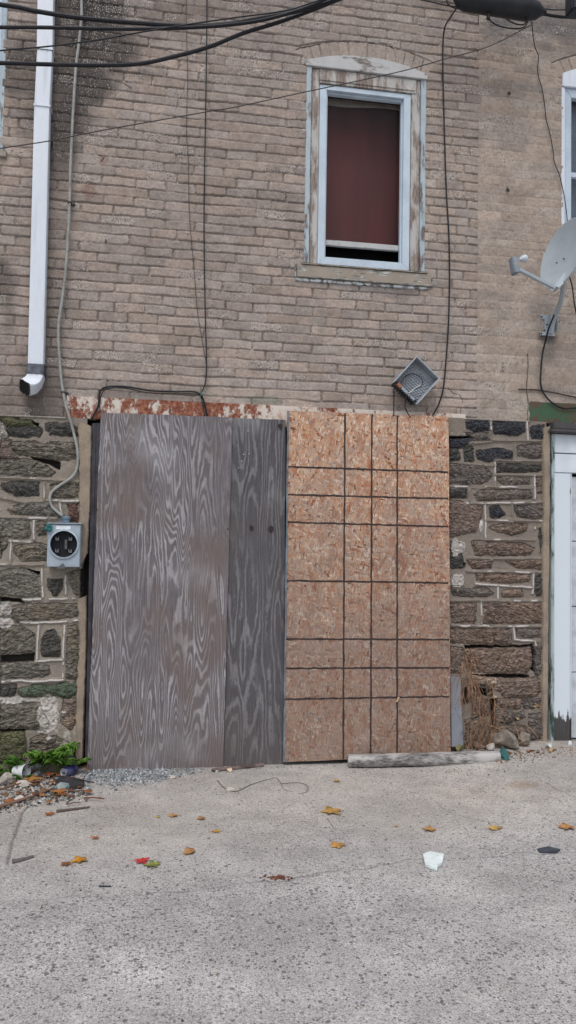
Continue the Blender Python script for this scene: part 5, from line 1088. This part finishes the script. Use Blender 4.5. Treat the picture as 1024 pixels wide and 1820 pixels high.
stick([(100,1444),(130,1440),(160,1436)], .009, (96,84,78), 'short dark stick at the right end of the left rubbish')
stick([(22,1534),(40,1530),(60,1524)], .012, (104,98,96), 'short thick grey stick at the left of the apron')
stick([(100,1388),(125,1390),(150,1396),(168,1400)], .006, (54,52,54), 'curved black strip beneath the can', 'black_strip', .03)
stick([(0,1412),(40,1400),(80,1396)], .006, (120,84,60), 'thin reddish stick above the long brown one', lift=.03)
stick([(176,1577),(187,1577),(198,1577)], .005, (52,54,62), 'short black stick lying flat at lower left', lift=.004)
stick([(386,1388),(400,1402),(420,1408),(445,1396),(478,1386),(492,1384),(500,1394),(505,1404),(520,1408)], .0022, (96,88,82), 'bent dark wire lying on the apron below the narrow plywood', 'bent_wire', .004, 'wires on the ground')
stick([(500,1394),(530,1392),(547,1398),(545,1408),(530,1412)], .0020, (98,90,84), 'thin wire loop right of the bent dark wire', 'wire_loop', .004, 'wires on the ground')
stick([(582,1456),(590,1468),(598,1478)], .003, (130,126,124), 'thin grey twig below the largest yellow leaf', lift=.003)
# white scrap, black scrap
def flatpoly(name, pts, th, mat, label, cat, fold=0):
    q = [P(a, b) for a, b in pts]; c0 = sum(q, Vector())/len(q); m = MB(); k = len(q)
    top = [v+Vector((0,0,.006+th+fold*((i % 2)*.5+.2))) for i, v in enumerate(q)]; bot = [v+Vector((0,0,.003)) for v in q]
    m.add(top+bot+[c0+Vector((0,0,.008+th+fold))], [(i, (i+1) % k, 2*k) for i in range(k)]+[(i, i+k, (i+1) % k+k, (i+1) % k) for i in range(k)]+[tuple(range(2*k-1, k-1, -1))])
    o = m.build(name, mat, None, org=c0); return tag(o, label, cat)
flatpoly('paper_scrap', [(752,1522),(765,1519.5),(780,1520),(789,1524),(786,1538),(778,1543),(777,1549),(764,1545),(756,1541)], .004, simple('white_card', lin(225,236,236), .5, 0, lin(210,222,222), 6), 'folded white paper plate scrap lying on the apron', 'paper scrap', .012)
flatpoly('black_scrap', [(955,1512),(975,1509),(996,1513),(988,1517),(960,1517)], .004, simple('black_plastic', lin(70,74,84), .5), 'flat black plastic scrap on the apron at right', 'plastic scrap', .006)
flatpoly('black_scrap', [(98,1392),(118,1386),(150,1394),(148,1402),(120,1405)], .010, simple('black_film', lin(62,62,66), .4), 'black plastic scrap on the rubbish beneath the can', 'plastic scrap', .02)
flatpoly('teal_scrap', [(886,1346),(893,1334),(901,1340),(905,1352),(896,1351)], .01, simple('teal_film', lin(62,110,112), .6), 'crumpled teal film scrap at the right end of the timber', 'plastic scrap', .03)
# cup, bottle, can, lid
def orient(p, d): return Matrix.Translation(p) @ Vector(d).normalized().to_track_quat('Z', 'Y').to_matrix().to_4x4()
p = P(34,1384)+Vector((0,0,.052)); m = MB(); m.lathe([(.030,0),(.032,.004),(.046,.085),(.049,.086),(.049,.090),(.044,.088),(.028,.006),(0,.006)], orient(p-Vector((.03,0,0)), (1,-.5,.05)), 24)
o = m.build('foam_cup', simple('foam_white', lin(226,230,232), .6), None, True, org=p); tag(o, 'white foam cup lying on its side among the weeds', 'cup')
p = P(56,1376)+Vector((0,.02,.055)); m = MB(); pr = [(0,0),(.028,.002),(.030,.01)]
for k in range(9): pr += [(.031,.018+k*.014), (.027,.025+k*.014)]
pr += [(.030,.15),(.022,.175),(.012,.19),(.012,.205),(0,.206)]
n = NT('clear_plastic'); n.b.inputs['Transmission Weight'].default_value = .45; BOT = n.done(lin(196,206,214), .18, 0, .6)
m.lathe(pr, orient(p-Vector((.05,0,.01)), (1,-.25,.22)), 20); o = m.build('plastic_bottle', BOT, None, True, org=p); tag(o, 'crumpled clear ribbed plastic bottle in the weeds', 'bottle')
flatpoly('white_lid_strip', [(56,1380),(72,1372),(76,1375),(60,1386)], .006, simple('lid_white', lin(212,220,222), .5), 'white plastic strip between the cup and the can', 'plastic scrap', .01)
p = P(118,1382)+Vector((0,0,.04)); dirc = Vector((-.62,-.75,-.04)); cn = empty('drink_can', p, 'dark blue drink can lying with its silver end towards the street', 'can')
m = MB(); m.lathe([(.026,.048),(.032,.040),(.033,.036),(.033,-.045),(.028,-.055),(0,-.05)], orient(p+Vector((.015,.01,0)), dirc), 28); m.build('can_body', simple('can_blue', lin(52,48,92), .35, .4, lin(96,98,136), 25), cn, True)
m = MB(); m.lathe([(.0268,.047),(.0275,.052),(.0255,.052),(.024,.046),(0,.046)], orient(p+Vector((.015,.01,0)), dirc), 28); m.build('can_end', simple('can_silver', lin(196,200,208), .35, .6), cn, True)
m = MB(); Mx = orient(p+Vector((.015,.01,0)), dirc); m.lathe([(0,.049),(.008,.049),(.008,.0465)], Mx @ Matrix.Translation((.004,0,0)), 12); m.box(-.014,-.004,-.004,.004,.0468,.049, M=Mx); m.build('pull_tab', simple('tab_dark', lin(90,92,98), .4, .5), cn)

# ------------------------------------------------------------------ weeds and dry vines
def weed(base, h, nfr, seed, label, spread=.6):
    R = random.Random(seed); m = MB(); b = base; 
    for f in range(nfr):
        az_ = -2.6+R.random()*2.1+(.0); az_ = R.choice((-2.9,-2.3,-1.6,-.9,-.3))+R.random()*.4; L = h*(.7+.6*R.random()); pts = []
        for k in range(8):
            t = k/7; r = L*spread*t; z = L*(1.15*t-.62*t*t); pts.append(b+Vector((math.cos(az_)*r, math.sin(az_)*r*.55, z)))
        m.tube(pts, [.0022*(1-.6*k/7) for k in range(8)], 4, 1)
        nl = 9
        for q in range(1, nl+1):
            t = .25+.75*q/nl; k = min(int(t*7), 6); f_ = t*7-k; c0 = pts[k]*(1-f_)+pts[min(k+1, 7)]*f_; td = (pts[min(k+1, 7)]-pts[k]).normalized() if k < 7 else td
            for s in (-1, 1):
                sd_ = td.cross(Vector((0,0,1))).normalized()*s; ld = (sd_*.9+td*.45+Vector((0,0,.15-.4*R.random()))).normalized(); ll = h*.27*(1-.55*abs(t-.55)); wd_ = ll*.20
                nn = ld.cross(Vector((0,0,1))).normalized()
                m.add([c0, c0+ld*ll*.35+nn*wd_+Vector((0,0,.004)), c0+ld*ll*.75+nn*wd_*.6, c0+ld*ll+Vector((0,0,-.012)), c0+ld*ll*.75-nn*wd_*.6, c0+ld*ll*.35-nn*wd_+Vector((0,0,.004))], [(0,1,2,3),(0,3,4,5)], 0)
    mt = [simple('weed_leaf_%d' % seed, lin(104,142,54) if seed % 2 else lin(84,128,50), .6, 0, lin(58,98,36), 16, 0, .3), simple('weed_stem_%d' % seed, lin(110,120,70), .7)]
    o = m.build('weed', mt, None, False, org=base); return tag(o, label, 'weed', 'green weeds at the foot of the stone wall')
wy = Vector((0,.0,0))
def WB(px, py): p = P(px, py); p.y = min(p.y, -.06); return p
weed(WB(10,1378), .17, 7, 1, 'bright green weed at the left edge of the picture')
weed(WB(44,1380), .22, 6, 2, 'broad green weed behind the foam cup')
weed(WB(72,1376), .30, 7, 3, 'tallest green weed with arching leaflets above the bottle')
weed(WB(100,1378), .26, 7, 5, 'green weed just left of the can', .7)
weed(WB(128,1374), .20, 5, 7, 'yellow green weed behind the can', .8)
weed(WB(42,1392), .09, 5, 8, 'small green sprig in front of the foam cup')
def vines():
    R = random.Random(5); m = MB()
    for k in range(40):
        x = 826+R.random()**.8*62; y0 = 1334-R.random()*10; b = W(x, y0, -.07-.05*R.random()); L = .10+.42*R.random()**1.3; pts = [b]; d = Vector(((R.random()-.5)*.5, -.05, 1)).normalized()
        for q in range(9):
            d = (d+Vector(((R.random()-.5)*.55, (R.random()-.5)*.25, (R.random()-.5)*.15-.06*(q > 5)))).normalized(); nx = pts[-1]+d*L/9; nx.y = max(min(nx.y, -.045), -.16); pts.append(nx)
        m.tube(pts, [.0021*(1-.07*q) for q in range(10)], 4, R.randrange(2))
    for k in range(34):   # drier tangle up the pier
        b = W(818+R.random()*30, 1150+R.random()*60, -.055); pts = [b]; d = Vector(((R.random()-.4), 0, -1)).normalized()
        for q in range(9):
            d = (d+Vector(((R.random()-.45)*.7, (R.random()-.5)*.2, (R.random()-.5)*.2-.1))).normalized(); nx = pts[-1]+d*.035; nx.y = max(min(nx.y, -.045), -.11); pts.append(nx)
        m.tube(pts, .0019, 4, R.randrange(2))
    for (a, b_) in (((875,1215),(878,1290)), ((878,1250),(895,1270)), ((872,1290),(898,1302)), ((912,1282),(922,1320)), ((936,1290),(956,1312)), ((950,1250),(964,1262))):
        m.tube(spline([W(*a, -.06), W((a[0]+b_[0])/2+3, (a[1]+b_[1])/2, -.08), W(*b_, -.07)], 3), .003, 4, 0)
    o = m.build('dry_vine', [simple('dry_stem', lin(176,142,116), .85, 0, lin(134,100,80), 20), simple('dry_stem_red', lin(150,116,92), .85, 0, lin(110,84,68), 20)], None, True, org=W(850,1334,-.08)); tag(o, 'tangle of dry tan vine stems climbing the foot of the stone pier', 'dry plant')
vines()
# dry leaves still hanging on the pier
R = random.Random(3)
for i, (px, py) in enumerate(((828,1155),(873,1140),(941,1263),(952,1255),(870,1232),(880,1238),(920,1277))):
    p = W(px, py, -.06); m = MB(); an = R.random()*3; L = .018+.01*R.random(); a = Vector((math.cos(an), -.2, math.sin(an)*.8)); b = Vector((-a.z, -.1, a.x))
    m.add([p-a*L, p-b*L*.4, p+a*L, p+b*L*.4+Vector((0,-.006,0))], [(0,1,2),(0,2,3)]); o = m.build('dry_leaf', simple('dry_leaf_%d' % i, lin(186,158,122), .8), None, org=p)
    tag(o, ['pale dry leaf on the pier just above the dry vines', 'pale dry leaf under the zigzag white mortar line', 'pale dry leaf at the right of the lower pier', 'topmost pale dry leaf beside the lower right jamb', 'small dry leaf in the hollow of the pier', 'small dry leaf right of the pier hollow', 'dry leaf above the grey rubble'][i], 'leaf', 'dry leaves on the pier')
# small screw eyes and hooks in the wall
for px, py, lb in ((188,428,'rusty hook in the brick wall between the grey cable and the thin wire'), (903,167,'dark bolt stub in the smoother brick wall right of the window'), (901,338,'rusty hook above the dish arm on the smoother wall')):
    p = W(px, py, -.01); m = MB(); m.tube(spline([p+Vector((0,.02,0)), p+Vector((0,-.02,0)), p+Vector((.006,-.028,-.014)), p+Vector((.0,-.02,-.022))], 4), .0042, 6); o = m.build('wall_hook', DARKM, None, True, org=p); tag(o, lb, 'hook', 'hooks in the brick wall')
